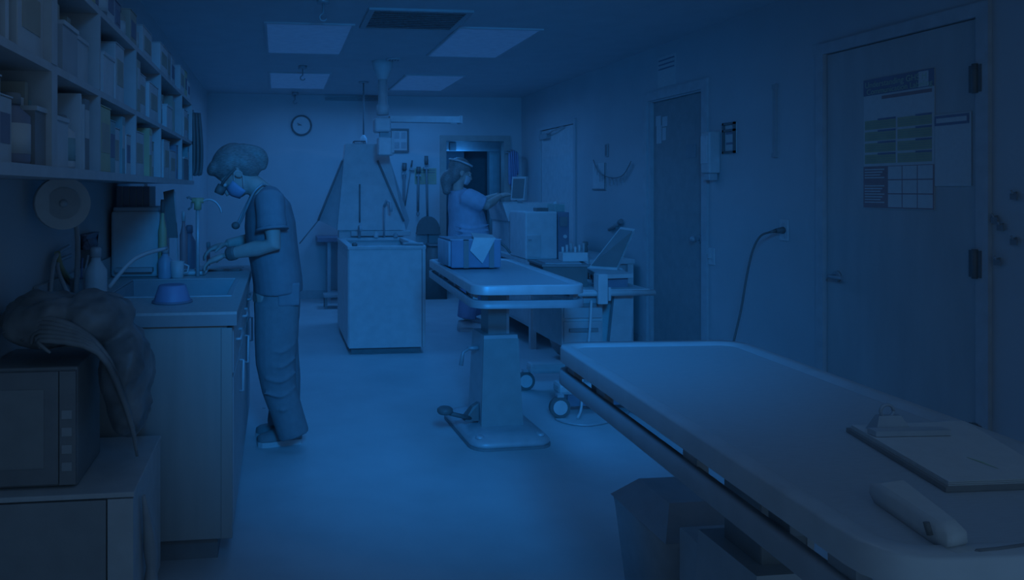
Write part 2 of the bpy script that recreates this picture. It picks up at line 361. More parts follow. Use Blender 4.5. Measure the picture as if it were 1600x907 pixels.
# socket + cable
q = on_xr(1226, 360)
t = thing('wall_socket', 'white wall socket plate where the black cable plugs in', 'socket', (XR, q.y, q.z))
link('plate', B(XR-.008, XR, q.y-.04, q.y+.04, q.z-.065, q.z+.065, bev=.003), WHITE, t)
for dz in (-.03, .025): link('outlet', MB().cyl((XR-.011, q.y, q.z+dz), (XR-.007, q.y, q.z+dz), .02, n=14), OFFW, t)
t = thing('power_cable', 'black power cable drooping from the wall socket behind the table', 'cable', (XR-.2, q.y, .0))
link('plug', MB().cyl((XR-.008, q.y, q.z), (XR-.06, q.y, q.z-.003), .022, .014).cyl((XR-.06, q.y, q.z-.003), (XR-.10, q.y, q.z-.012), .012, .007), BLACK, t)
pts = [(XR-.10, q.y, q.z-.012), (XR-.16, q.y-.0, q.z-.035), (XR-.21, q.y, q.z-.12), (XR-.25, q.y, q.z-.28), (XR-.30, q.y-.02, q.z-.48), (XR-.37, q.y-.05, q.z-.68), (XR-.44, q.y-.1, q.z-.85), (XR-.47, q.y-.2, q.z-1.05), (XR-.48, q.y-.35, .03), (XR-.55, q.y-.6, .012)]
def smooth_path(P, k=4):
    P = [Vector(p) for p in P]; out = []
    for i in range(len(P)-1):
        p0, p1, p2, p3 = P[max(i-1, 0)], P[i], P[i+1], P[min(i+2, len(P)-1)]
        for j in range(k):
            s = j/k; out.append(.5*((2*p1)+(p2-p0)*s+(2*p0-5*p1+4*p2-p3)*s*s+(3*p1-p0-3*p2+p3)*s**3))
    return out+[P[-1]]
link('cord', MB().tube(smooth_path(pts), .0065), BLACK, t)
# key hooks right of door 1
KL = ['topmost right', 'upper left', 'middle', 'lower left', 'lowest']
for (x, yy), lab in zip(((1588, 301), (1558, 338), (1567, 350), (1562, 404), (1588, 372)), KL):
    q = on_xr(x, yy); t = thing('key_hook', f'small wall hook with dark tag beside the poster door, {lab} of five', 'hook', (XR, q.y, q.z), 'hooks with tags beside the door')
    link('hook', MB().tube([(XR, q.y, q.z), (XR-.02, q.y, q.z-.004), (XR-.026, q.y, q.z+.01)], .004), STEELD, t)
    link('key_tag', B(XR-.017, XR-.013, q.y-.016, q.y+.014, q.z-.03, q.z-.004), DARK, t)
# garland, thermometer and outline frame near desk (right wall)
t = thing('garland', 'thin dark bunting garland sagging on the right wall above the laptop', 'garland', (XR, 6.7, 1.5))
gp = [on_xr(x, yy, XR-.026) for x, yy in ((927, 250), (935, 268), (948, 276), (962, 278), (975, 272), (986, 252))]
link('string', MB().tube(smooth_path(gp), .004), DARK, t)
sp = smooth_path(gp, 5)
for k in range(2, len(sp)-1, 2):
    q = sp[k]; L = random.uniform(.05, .11)
    link('pennant', MB().slab([(XR-.026, q.y-.02, q.z), (XR-.026, q.y+.02, q.z), (XR-.026, q.y, q.z-L)], (.003, 0, 0)), GREY, t)
a = on_xr(927, 256); b = on_xr(947, 297)
t = thing('whiteboard', 'small blank white panel with dark edges under the garland', 'board', (XR, (a.y+b.y)/2, b.z))
link('panel', B(XR-.006, XR, b.y, a.y, b.z, a.z), WHITE, t); link('edge_strip', MB().box(XR-.014, XR-.006, b.y, b.y+.012, b.z, a.z).box(XR-.014, XR-.006, b.y+.012, a.y, b.z, b.z+.012), DARK, t)
a = on_xr(947, 225); b = on_xr(951, 245)
t = thing('thermometer', 'small dark upright thermometer on the right wall above the garland', 'thermometer', (XR, a.y, b.z))
link('body', B(XR-.015, XR, b.y, a.y, b.z, a.z, bev=.004), GREY, t); link('scale', B(XR-.017, XR-.015, b.y+.008, a.y-.008, b.z+.01, a.z-.01), DARK, t)
# blue leashes hanging on right wall corner
for i, (x, y0, y1) in enumerate(((796, 240, 288), (799, 237, 292), (802, 236, 280), (805, 237, 286), (808, 239, 272))):
    q = atY(x, y0, 9.2); e = atY(x, y1, 9.2)
    t = thing('hanging_leash', f'blue looped leash on the wall hooks by the back doorway, number {["one","two","three","four","five"][i]} counting rightwards', 'leash', (q.x, 9.2, e.z), 'blue leashes by the back doorway')
    link('strap', MB().tube(smooth_path([(q.x, 9.2, q.z), (q.x-.004, 9.16, (q.z*2+e.z)/3), (q.x-.004, 9.15, e.z+.05), (q.x, 9.18, e.z), (q.x+.004, 9.22, e.z+.06), (q.x+.002, 9.22, (q.z*2+e.z)/3), (q.x, 9.2, q.z)]), .011), BLUEM, t)
    link('hook', MB().tube([(q.x, 9.2, q.z+.005), (q.x+.02, 9.3, q.z+.02), (q.x+.03, YB, q.z+.02)], .006), STEELD, t)

# ================================================================== back wall objects
q = atY(471, 196, YB-.02); r = 15*mpp(471, YB)
t = thing('wall_clock', 'round wall clock with thin black rim on the back wall', 'clock', (q.x, YB, q.z))
def disc_y(c, r0, y0, y1, n=32): return MB().cyl((c.x, y1, c.z), (c.x, y0, c.z), r0, n=n)
link('face', disc_y(q, r*.92, YB-.02, YB), PAPER, t)
rim = MB(); R_ = []
for k in range(33):
    a = 2*PI*k/32; R_.append((q.x+r*math.cos(a), YB-.02, q.z+r*math.sin(a)))
rim.tube(R_, .011, up=(0, 1, 0)); link('rim', rim, BLACK, t)
link('hand', MB().box(q.x-.045, q.x, YB-.026, YB-.022, q.z+.0, q.z+.008).rot(-.5, (q.x, YB, q.z), 'Y'), BLACK, t)
m_ = MB(); m_.rot(.5, (q.x, YB, q.z), 'Y'); m_.box(q.x-.06, q.x+.005, YB-.029, YB-.027, q.z-.003, q.z+.003); link('hand', m_, BLACK, t)
# framed picture
a = atY(611, 201, YB-.02); b = atY(639, 238, YB-.02)
t = thing('picture_frame', 'dark framed print with four small pictures on the back wall', 'picture', ((a.x+b.x)/2, YB, b.z))
link('mount', B(a.x, b.x, YB-.012, YB, b.z, a.z), PAPER, t); fw = .022
link('frame', MB().box(a.x, b.x, YB-.03, YB-.012, b.z, b.z+fw).box(a.x, b.x, YB-.03, YB-.012, a.z-fw, a.z).box(a.x, a.x+fw, YB-.03, YB-.012, b.z+fw, a.z-fw).box(b.x-fw, b.x, YB-.03, YB-.012, b.z+fw, a.z-fw), BLACK, t)
for i in range(2):
    for j in range(2):
        x0 = a.x+.045+i*.085; z0 = b.z+.045+j*.125
        link('small_picture', B(x0, x0+.06, YB-.015, YB-.012, z0, z0+.08), GREY, t)
# yellow notice
a = atY(648, 263, YB-.01); b = atY(682, 288, YB-.01)
t = thing('notice_card', 'yellowish printed notice behind the hanging tools', 'notice', ((a.x+b.x)/2, YB, b.z))
link('card', B(a.x, b.x, YB-.004, YB, b.z, a.z), OLIVE, t)
for k in range(6): zz = a.z-.018-k*.03; link('printed_line', B(a.x+.015, b.x-.015, YB-.006, YB-.004, zz-(.012 if k < 2 else .004), zz), DARK if k < 2 else GREY, t)
a = atY(637, 264, YB-.01); b = atY(645, 285, YB-.01)
t = thing('notice_card', 'small pale paper card left of the yellowish notice', 'notice', ((a.x+b.x)/2, YB, b.z))
link('card', B(a.x, b.x, YB-.004, YB, b.z, a.z), OFFW, t); link('printed_line', B(a.x+.01, b.x-.01, YB-.006, YB-.004, a.z-.03, a.z-.015), GREY, t)
# hanging tools
def pole(name, x0, y0, x1, y1, Y, r, label, head=None, m=DARK):
    p0 = atY(x0, y0, Y); p1 = atY(x1, y1, Y)
    t = thing(name, label, 'tool', (p1.x, Y, p1.z), 'cleaning tools hung on the back wall')
    link('handle', MB().tube([p0, p0.lerp(p1, .5), p1], r, 10), m, t)
    link('grip', MB().tube([p0+Vector((0, 0, .01)), p0.lerp(p1, .12)], r*1.8, 10), BLACK, t)
    link('wall_clip', B(p0.x-.03, p0.x+.03, Y-.012, YB-.007, p0.lerp(p1, .18).z-.012, p0.lerp(p1, .18).z+.012), GREY, t)
    return t, p0, p1
t, p0, p1 = pole('broom_handle', 632, 256, 631, 342, YB-.05, .016, 'thick dark tool handle hanging leftmost beside the notices')
link('ferrule', MB().cyl(p1+Vector((0, 0, .03)), p1, .02, .012), STEELD, t)
t, p0, p1 = pole('leash_pole', 654, 262, 653, 330, YB-.05, .015, 'dark catch pole with loop end hanging in front of the yellowish notice')
link('loop', MB().tube(smooth_path([p1, p1+Vector((-.018, 0, -.03)), p1+Vector((0, 0, -.06)), p1+Vector((.018, 0, -.03)), p1]), .005), DARK, t)
t, p0, p1 = pole('cord_tool', 644, 252, 633, 322, YB-.03, .006, 'thin slanted cord handle crossing between the two thick handles')
t, p0, p1 = pole('lobby_dustpan', 666, 245, 668, 345, YB-.06, .013, 'long handled dark dustpan with domed hood on the back wall')
a = atY(650, 366, YB-.06); b = atY(687, 366, YB-.06); top = atY(668, 338, YB-.06); c = (a+b)/2; hw = (b.x-a.x)/2; hh = top.z-a.z
out = [(a.x, YB-.14, a.z)]+[(c.x-hw*math.cos(k*PI/12)*.94, YB-.14, a.z+.03+(hh-.03)*math.sin(k*PI/12)) for k in range(13)]+[(b.x, YB-.14, a.z)]
link('pan', MB().slab(out, (0, .12, 0)), BLACK, t)
q = atY(668, 384, YB-.06); link('lower_rod', MB().cyl((c.x, YB-.08, a.z), (c.x, YB-.08, q.z+.04), .010), DARK, t)
a = atY(664, 384, YB-.12); b = atY(691, 405, YB-.12)
t = thing('small_bin', 'dark tapered bin on the floor below the domed dustpan', 'bin', ((a.x+b.x)/2, YB-.1, 0))
link('bin_body', MB().rings([[(c_x+s*w_, yy, z_) for s, yy in ((-1, YB-.25), (1, YB-.25), (1, YB-.03), (-1, YB-.03))] for c_x, w_, z_ in (((a.x+b.x)/2, .14, 0), ((a.x+b.x)/2, .13, b.z-.05), ((a.x+b.x)/2, .07, a.z))]), BLACK, t)
link('lid_rim', B((a.x+b.x)/2-.08, (a.x+b.x)/2+.08, YB-.26, YB-.02, a.z, a.z+.02, bev=.005), DARK, t)
# narrow table along back wall with dark edge
a = atY(496, 372, 9.0); 
t = thing('side_table', 'narrow dark edged table against the back wall behind the tub', 'table', (.85, 9.2, 0))
zt = a.z
link('tabletop', B(a.x, 1.25, 9.0, YB-.02, zt-.05, zt, bev=.004), NAVY, t)
for x in (a.x+.12, 1.18):
    for yy in (9.05, 9.42): link('leg', B(x, x+.04, yy, yy+.04, 0, zt-.05), STEELD, t)
link('stretcher', B(a.x+.16, 1.18, 9.05, 9.08, .12, .15), STEELD, t)
# upper splash tower behind tub
YS = 7.55
t = thing('splash_tower', 'tall white tapered splash panel with dark slanted rods behind the tub', 'panel', (.9, YS+.1, 0))
P = [atY(540, 225, YS), atY(604, 225, YS), atY(634, 360, YS), atY(527, 360, YS)]
tw = MB(); bk = Vector((0, .22, 0))
tw.hexa([P[3], P[2], P[2]+bk, P[3]+bk, P[0], P[1], P[1]+bk, P[0]+bk]); link('front_panel', tw, WHITE, t)
link('base', B(P[3].x+.02, P[2].x-.02, YS+.02, YS+.2, 0, P[3].z), OFFW, t)
def rod(x0, y0, x1, y1, Y, r=.011): 
    p, q = atY(x0, y0, Y), atY(x1, y1, Y); return MB().tube([p, p.lerp(q, .5), q], r)
link('rod', rod(535, 251, 497, 345, YS-.02), DARK, t); link('rod', rod(497, 345, 468, 381, YS-.02, .006), DARK, t)
link('rod', rod(590, 251, 631, 346, YS-.02), DARK, t); link('center_slot', rod(562, 288, 562, 348, YS-.008, .008), DARK, t)
SP = [atY(534, 252, YS+.05), atY(540, 240, YS+.05), atY(530, 360, YS+.05), atY(499, 345, YS+.05)]
link('side_panel', MB().slab(SP, (0, .02, 0)), mat('grey_side_panel', (.5, .53, .58), .6), t)
SP = [atY(604, 240, YS+.05), atY(608, 246, YS+.05), atY(640, 345, YS+.05), atY(634, 362, YS+.05)]
link('side_panel', MB().slab(SP, (0, .02, 0)), MATS['grey_side_panel'], t)
link('ledge', B(P[3].x+.13, P[2].x+.04, YS-.06, YS, atY(550, 369, YS).z, atY(550, 361, YS).z, bev=.006), OFFW, t)
# items on top of tower
a = atY(553, 222, YS+.08)
t = thing('wire_basket', 'small dark wire basket on top of the white tower', 'basket', (a.x+.07, YS+.1, P[0].z))
x0, x1 = a.x-.0, a.x+.11; z0 = P[0].z
link('rim', MB().tube([(x0, YS+.03, z0+.03), (x1, YS+.03, z0+.03), (x1, YS+.18, z0+.03), (x0, YS+.18, z0+.03), (x0, YS+.03, z0+.03)], .005), DARK, t)
link('base', B(x0, x1, YS+.03, YS+.18, z0, z0+.008), DARK, t)
for xx in (x0, x1):
    for yy in (YS+.03, YS+.18): link('wire_post', MB().cyl((xx, yy, z0), (xx, yy, z0+.03), .004, n=8), DARK, t)
# ceiling IV rod with bottle
q = atZ(568, 128, CEIL); e = atY(568, 211, q.y)
t = thing('iv_rod', 'thin dark rod hanging from the ceiling with a white fluid bottle', 'rod', (q.x, q.y, CEIL))
link('flange', MB().cyl((q.x, q.y, CEIL-.015), (q.x, q.y, CEIL), .055), STEELD, t)
link('rod', MB().cyl((q.x, q.y, CEIL-.015), (q.x, q.y, e.z), .009, n=10), DARK, t)
link('bottle', MB().lathe((q.x, q.y, e.z-.13), [(.025, 0), (.038, .02), (.038, .09), (.02, .12), (.012, .13)]), WHITE, t)
# ceiling arm
Y7 = 6.95; k7 = mpp(598, Y7)
def Q(x, y): return atY(x, y, Y7)
t = thing('equipment_boom', 'white ceiling mounted equipment column with long horizontal arm', 'equipment arm', (Q(598, 95).x, Y7, CEIL))
c = Q(598, 100)
link('ceiling_cone', MB().lathe((c.x, c.y, Q(598, 125).z), [(.045, 0), (.05, .02), (.085, .1), (.10, CEIL-Q(598, 125).z)]), WHITE, t)
link('column', MB().lathe((c.x, c.y, Q(598, 180).z), [(.055, 0), (.055, .09), (.042, .10), (.042, Q(598, 125).z-Q(598, 180).z)]), WHITE, t)
link('junction_box', B(Q(584, 0).x, Q(609, 0).x, Y7-.09, Y7+.09, Q(0, 202).z, Q(0, 178).z, bev=.02), WHITE, t)
a = Q(608, 182); b = Q(718, 194)
link('arm', MB().hexa([(a.x, Y7-.05, Q(608, 191).z), (b.x, Y7-.07, Q(718, 193).z), (b.x, Y7+.03, Q(718, 193).z), (a.x, Y7+.05, Q(608, 191).z), (a.x, Y7-.05, a.z), (b.x, Y7-.07, Q(718, 183).z), (b.x, Y7+.03, Q(718, 183).z), (a.x, Y7+.05, a.z)]), WHITE, t)
link('arm_end_cap', B(b.x-.012, b.x+.012, Y7-.075, Y7+.035, Q(718, 194).z, Q(718, 182).z, bev=.003), OFFW, t)
link('logo_mark', B(b.x-.10, b.x-.05, Y7-.0735, Y7-.06, Q(0, 188).z, Q(0, 186).z), GREY, t)
link('drop_neck', B(Q(593, 0).x, Q(609, 0).x, Y7-.03, Y7+.03, Q(0, 210).z, Q(0, 202).z), STEELD, t)
link('hanging_head', B(Q(590, 0).x, Q(614, 0).x, Y7-.07, Y7+.07, Q(0, 240).z, Q(0, 210).z, bev=.012), WHITE, t)
link('side_bracket', B(Q(610, 0).x, Q(614, 0).x, Y7-.08, Y7-.06, Q(0, 236).z, Q(0, 200).z), OFFW, t)
q = atZ(607, 92, CEIL)
t = thing('ceiling_diffuser', 'small slotted round diffuser in the ceiling beside the equipment column', 'vent', (q.x, q.y, CEIL))
link('ring', MB().cyl((q.x+.05, q.y, CEIL-.012), (q.x+.05, q.y, CEIL), .07, n=20), CEILM, t)
for k in range(4): link('slot', B(q.x+.005+k*.025, q.x+.018+k*.025, q.y-.03, q.y+.03, CEIL-.014, CEIL-.012), DARK, t)
# room beyond: contents
t = thing('storage_rack', 'dark storage unit seen through the back doorway', 'shelving', (2.3, 11.3, 0))
link('carcass', B(1.7, 2.75, 11.2, 11.6, 0, 1.95), mat('dark_rack', (.05, .1, .2), .7), t)
for k in range(3): link('shelf_edge', B(1.7, 2.75, 11.18, 11.2, .5+k*.5, .53+k*.5), DARK, t)
link('curtain_strip', MB().rings([[(1.72+.03*i, 11.16+.015*math.sin(i*1.7), z) for i in range(20)]+[(1.72+.03*i, 11.175+.015*math.sin(i*1.7), z) for i in range(19, -1, -1)] for z in (.9, 1.85)]), DARK, t)
a = atY(765, 232, 11); b = atY(785, 291, 11)
tag(link('storage_locker', MB().box(a.x, b.x+.2, 11, 11.15, 0, a.z, bev=.01).box(a.x+.04, b.x-.04, 10.985, 11, .3, a.z-.1), WHITE), 'pale upright locker seen through the back doorway', 'locker')
a = atY(697, 221, 10.6); b = atY(764, 236, 10.6)
t = thing('strip_light', 'pale boxed strip light above the dark unit beyond the doorway', 'ceiling light', ((a.x+b.x)/2, 10.6, a.z))
link('housing', B(a.x, min(b.x+.25, 3.15), 10.6, 10.75, b.z, a.z+.12, bev=.01), WHITE, t); L = bpy.data.lights.new('strip_light_tube', 'POINT'); L.energy = 4; L.color = BLUE; L.shadow_soft_size = .12
o = bpy.data.objects.new('strip_light_tube', L); C.objects.link(o); o.location = (2.5, 10.5, 1.72)
link('dark_bracket', B(a.x+.05, a.x+.14, 10.58, 10.6, b.z, a.z-.02), DARK, t)

# ================================================================== white tub in mid room
t = thing('bathing_tub', 'white panelled pet bathing tub standing mid room', 'tub', (.88, 6.75, 0))
x0, x1, y0, y1, zt = .565, 1.205, 6.23, 7.35, .885
link('body', MB().box(x0, x1, y0+.02, y1, .06, zt-.11), WHITE, t)
link('plinth', B(x0+.03, x1-.03, y0+.06, y1-.03, 0, .06), DARK, t)
link('front_panel', B(x0+.006, x1-.03, y0, y0+.02, .05, zt-.02, bev=.004), WHITE, t)
link('corner_strip', B(x1-.028, x1, y0-.004, y0+.02, .05, zt-.01, bev=.003), OFFW, t)
link('rim', MB().box(x0-.005, x1+.005, y0-.005, y0+.05, zt-.03, zt, bev=.006).box(x0-.005, x1+.005, y1-.05, y1, zt-.03, zt, bev=.006).box(x0-.005, x0+.05, y0+.05, y1-.05, zt-.03, zt).box(x1-.05, x1+.005, y0+.05, y1-.05, zt-.03, zt).box(x0, x0+.03, y0+.03, y1, zt-.11, zt-.03).box(x1-.03, x1, y0+.03, y1, zt-.11, zt-.03).box(x0, x1, y1-.03, y1, zt-.11, zt-.03), OFFW, t)
link('basin_grate', B(x0+.03, x1-.03, y0+.05, y1-.05, zt-.10, zt-.09), LGREY, t)
p = atY(563, 360, 7.2)
link('tap', MB().tube([(p.x, 7.3, zt), (p.x, 7.3, zt+.11), (p.x, 7.2, zt+.12), (p.x, 7.12, zt+.08)], .014), LGREY, t)
p = atY(603, 375, 7.2)
t2 = thing('spray_hose', 'thin steel spray hose standing at the tub rim', 'hose', (p.x, 7.32, zt))
link('riser', MB().tube([(p.x, 7.32, zt+.001), (p.x, 7.32, zt+.16), (p.x, 7.31, zt+.31)], .008), STEELD, t2)
link('spray_head', MB().tube([(p.x, 7.31, zt+.30), (p.x+.02, 7.29, zt+.36), (p.x+.05, 7.25, zt+.34), (p.x+.055, 7.24, zt+.25)], .014), LGREY, t2)
for i, (xx, yy, h, m_, lab) in enumerate(((.62, 6.30, .03, BLACK, 'small black drain stopper on the left rim of the white tub'), (.93, 7.30, .06, WHITE, 'white soap bottle on the back rim of the white tub'), (1.12, 7.30, .05, GREY, 'grey brush block on the back right rim of the white tub'))):
    tag(link(('drain_stopper', 'soap_bottle', 'brush_block')[i], MB().lathe((xx, yy if i else 6.255, zt), [(.02, 0), (.023, .005), (.023, h*.7), (.012, h*.85), (.012, h)]), m_), lab, ('stopper', 'bottle', 'brush')[i])
tag(link('towel_bundle', MB().tube(smooth_path([(1.02, 6.255, zt+.014), (1.08, 6.257, zt+.018), (1.14, 6.253, zt+.014), (1.19, 6.256, zt+.012)]), [.010]*4+[.014]*5+[.012]*4, 8), GREY), 'small rolled grey cloth on the front right rim of the white tub', 'cloth')
t = thing('step_stool', 'small dark footstool on the floor by the back wall', 'stool', (.55, 9.0, 0))
a = atY(505, 455, 8.75); b = atY(530, 470, 8.75)
link('seat', B(a.x, a.x+.28, 8.62, 8.85, .13, .16, bev=.005), GREY, t)
for xx in (a.x+.01, a.x+.24):
    for yy in (8.63, 8.81): link('leg', B(xx, xx+.03, yy, yy+.03, 0, .13), DARK, t)

# ================================================================== exam tables
def rrect(x0, x1, y0, y1, r, n=5):
    P = []
    for cx_, cy__, a0 in ((x1-r, y1-r, 0), (x0+r, y1-r, PI/2), (x0+r, y0+r, PI), (x1-r, y0+r, 1.5*PI)):
        P += [(cx_+r*math.cos(a0+PI/2*k/n), cy__+r*math.sin(a0+PI/2*k/n)) for k in range(n+1)]
    return P
def exam_table(label, cx_, cyy, ang, L, W, zt, colx, coly, colang, cm):
    t = thing('exam_table', label, 'exam table', (cx_, cyy, 0), 'pedestal exam tables')
    def N(): return MB().rot(ang, (cx_, cyy, 0))
    x0, x1, y0, y1 = cx_-W/2, cx_+W/2, cyy-L/2, cyy+L/2
    link('tabletop', N().prism(rrect(x0+.01, x1-.01, y0+.01, y1-.01, .07), zt-.038, zt-.008), STEEL, t)
    # raised lip
    o_ = rrect(x0, x1, y0, y1, .08); i_ = rrect(x0+.035, x1-.035, y0+.035, y1-.035, .05); i2 = rrect(x0+.05, x1-.05, y0+.05, y1-.05, .04)
    m = N(); m.rings([[(p[0], p[1], zt-.046) for p in o_], [(p[0], p[1], zt-.006) for p in o_], [(p[0]*.9+q[0]*.1, p[1]*.9+q[1]*.1, zt) for p, q in zip(o_, i_)], [(p[0], p[1], zt) for p in i_], [(p[0], p[1], zt-.0078) for p in i2]], cap=False)
    link('raised_lip', m, mat('polished_lip', (.8, .84, .9), .28, .5), t)
    # side rail hung under the top
    rl = rrect(x0-.004, x1+.004, y0-.004, y1+.004, .09); ri = rrect(x0+.022, x1-.022, y0+.022, y1-.022, .07)
    m = N(); m.rings([[(p[0], p[1], zt-.112) for p in rl], [(p[0], p[1], zt-.074) for p in rl], [(p[0], p[1], zt-.074) for p in ri], [(p[0], p[1], zt-.112) for p in ri], [(p[0], p[1], zt-.112) for p in rl]], cap=False)
    link('side_rail', m, mat('rail_steel', (.40, .45, .52), .4, .4), t)
    for sx in (-1, 1):
        for k in (-.42, -.1, .25, .42):
            xx = cx_+sx*(W/2-.03); yy = cyy+k*L
            link('rail_bracket', N().box(xx-.012, xx+.012, yy-.03, yy+.03, zt-.112, zt-.038), LGREY, t)
    for k in (-.3, .3): link('cross_brace', N().box(x0+.03, x1-.03, cyy+k*L-.03, cyy+k*L+.03, zt-.085, zt-.038), STEELD, t)
    # column
    def K(): return MB().rot(colang, (colx, coly, 0))
    link('mount_plate', K().box(colx-.2, colx+.2, coly-.25, coly+.25, zt-.075, zt-.038), STEELD, t)
    link('inner_column', K().box(colx-.058, colx+.058, coly-.07, coly+.07, .5, zt-.07, bev=.006), cm, t)
    link('column_edge', K().box(colx+.045, colx+.0605, coly-.073, coly-.05, .5, zt-.08), LGREY, t)
    m = K(); h0, h1 = .07, .555
    m.hexa([(colx-.115, coly-.13, h0), (colx+.115, coly-.13, h0), (colx+.115, coly+.13, h0), (colx-.115, coly+.13, h0), (colx-.095, coly-.11, h1), (colx+.095, coly-.11, h1), (colx+.095, coly+.11, h1), (colx-.095, coly+.11, h1)])
    sl = link('outer_sleeve', m, LGREY, t)
    m = K(); m.hexa([(colx-.118, coly-.137, h0), (colx+.118, coly-.137, h0), (colx+.118, coly-.13, h0), (colx-.118, coly-.13, h0), (colx-.098, coly-.117, h1-.02), (colx+.098, coly-.117, h1-.02), (colx+.098, coly-.11, h1-.02), (colx-.098, coly-.11, h1-.02)])
    link('front_cover', m, cm, t)
    m = K(); bw, bd = .22, .33
    ro = lambda s, e: [(colx+(p[0])*1, coly+p[1]) for p in rrect(-bw+e, bw-e, -bd+e, bd-e, .09-e*.5)]
    m.rings([[(p[0], p[1], z) for p in ro(0, e)] for e, z in ((.0, .012), (0, .03), (.012, .045), (.06, .065), (.09, .07))])
    link('base_cover', m, LGREY, t)
    m = K(); m.prism([(colx+p[0], coly+p[1]) for p in rrect(-bw-.004, bw+.004, -bd-.004, bd+.004, .09)], 0, .014); link('base_foot', m, DARK, t)
    for sx, sy in ((-1, -1), (1, -1)): link('base_bolt', K().lathe((colx+sx*.165, coly+sy*.265, .05), [(.024, 0), (.024, .008), (.014, .016)]), STEEL, t)
    lv = K(); lv.tube([(colx-.1, coly-.02, .47), (colx-.16, coly-.02, .47)], .012); lv.tube([(colx-.15, coly-.02, .47), (colx-.19, coly-.03, .45), (colx-.205, coly-.04, .38)], [.010, .009, .013])
    link('tilt_lever', lv, STEELD, t)
    pd = K(); pd.tube([(colx-.16, coly-.08, .10), (colx-.24, coly-.12, .13), (colx-.31, coly-.14, .155)], .017, flat=.7); pd.lathe((colx-.32, coly-.14, .15), [(.035, 0), (.042, .01), (.042, .025), (.03, .035)])
    pd.hexa([(colx-.20, coly-.1, .09), (colx-.12, coly-.1, .09), (colx-.12, coly-.02, .09), (colx-.20, coly-.02, .09), (colx-.15, coly-.08, .16), (colx-.115, coly-.08, .18), (colx-.115, coly-.04, .18), (colx-.15, coly-.04, .16)])
    link('foot_pedal', pd, BLACK, t)
    return t
exam_table('steel pedestal exam table mid room carrying the blue box', 1.255, 4.36, math.radians(-2.4), 1.46, .57, .88, 1.2, 4.18, math.radians(2), COLUMN)
exam_table('long steel exam table in the right foreground under the clipboard', 1.12, 1.60, math.radians(-3), 1.42, .60, .87, 1.07, 1.58, 0, mat('near_column_dark', (.06, .08, .10), .5))

# ---- box on the middle table
ZT = .8805
t = thing('supply_box', 'blue fabric sided box with pleated end on the middle table', 'box', (1.17, 4.6, ZT))
x0, x1, y0, y1, h = 1.02, 1.325, 4.47, 4.80, .165
link('body', B(x0, x1, y0, y1, ZT, ZT+h, bev=.008), mat('blue_fabric', (.1, .2, .48), .9), t)
for k in range(8): yy = y0+.02+k*.04; link('pleat', MB().cyl((x0-.002, yy+.01, ZT+.01), (x0-.002, yy+.01, ZT+h-.005), .014, n=8), mat('pale_blue_fabric', (.55, .68, .9), .9), t)
for xx in (x0+.075, x1-.075): link('strap', MB().box(xx, xx+.03, y0-.005, y0, ZT, ZT+h+.004).box(xx, xx+.03, y0-.005, y1, ZT+h, ZT+h+.004), DARK, t)
link('lid_panel', B(x0-.004, x1+.004, y0+.01, y1+.004, ZT+h, ZT+h+.006), mat('pale_blue_fabric', (.55, .68, .9), .9), t)
dp = MB(); P = [(1.13, y0-.012, ZT+.105), (1.205, y0-.014, ZT+.028), (1.285, y0-.012, ZT+h+.01), (1.30, y0+.12, ZT+h+.022), (1.19, y0+.20, ZT+h+.03), (1.155, y0-.004, ZT+h+.012)]
dp.slab([P[0], P[1], P[2], P[5]], (0, -.004, 0)); dp.slab([P[5], P[2], P[3], P[4]], (0, 0, .005))
tag(link('absorbent_pad', dp, WHITE), 'white quilted pad draped over the front of the blue box', 'pad')
tg = MB(); tg.tube([(1.325, 4.5, ZT+.15), (1.36, 4.49, ZT+.12), (1.385, 4.48, ZT+.085)], .014, flat=.5); tag(link('loose_strap', tg, BLACK), 'loose black strap end dangling from the blue box', 'strap')

# ================================================================== bench along right wall and person-2 workstation
t = thing('work_bench', 'long white bench against the right wall behind the middle table', 'bench', (2.55, 7.2, 0))
bx0, bx1, by0, by1, bz = 2.1, 3.03, 6.25, 8.6, .75
link('benchtop', B(bx0, bx1, by0, by1, bz-.04, bz, bev=.005), WHITE, t)
link('lower_shelf', B(bx0+.03, bx1, by0+.05, by1-.05, .17, .20), WHITE, t)
link('back_panel', B(bx1-.02, bx1, by0+.05, by1-.05, .20, bz-.04), OFFW, t)
link('front_panel', B(bx0+.28, bx1-.02, by0+.06, by0+.08, .2, bz-.04), OFFW, t)
for xx in (bx0+.01, bx1-.06):
    for yy in (by0+.01, by1-.06): link('leg', B(xx, xx+.05, yy, yy+.05, 0, bz-.04), WHITE, t)
for k in range(2): link('side_panel', B(bx0+.02, bx0+.035, by0+.10+k*1.12, by0+1.2+k*1.08, .2, bz-.05), WHITE, t)
for i, yy in enumerate((6.7, 7.3)): tag(link('storage_carton', MB().box(bx0+.1, bx0+.4, yy, yy+.4, .20, .5).box(bx0+.09, bx0+.41, yy-.01, yy+.41, .5, .53), (TAN, OFFW)[i]), ('tan lidded carton on the lower shelf of the long bench', 'pale lidded carton farther along the lower shelf of the long bench')[i], 'carton')
def P6(x, y): return atY(x, y, 6.35)
# tall white machine
t = thing('analyser_machine', 'tall white box shaped machine standing on the bench', 'machine', (2.25, 6.6, bz))
a = P6(821, 331); b = P6(871, 430)
link('housing', B(a.x, b.x, 6.35, 6.8, bz, a.z, bev=.012), WHITE, t)
link('front_door', B(a.x+.012, a.x+.13, 6.338, 6.35, bz+.02, a.z-.20, bev=.003), OFFW, t)
link('top_vent', B(a.x+.12, a.x+.22, 6.40, 6.5, a.z, a.z+.03), BLACK, t); link('label_plate', B(a.x+.02, a.x+.05, 6.333, 6.338, bz+.16, bz+.175), GREY, t)
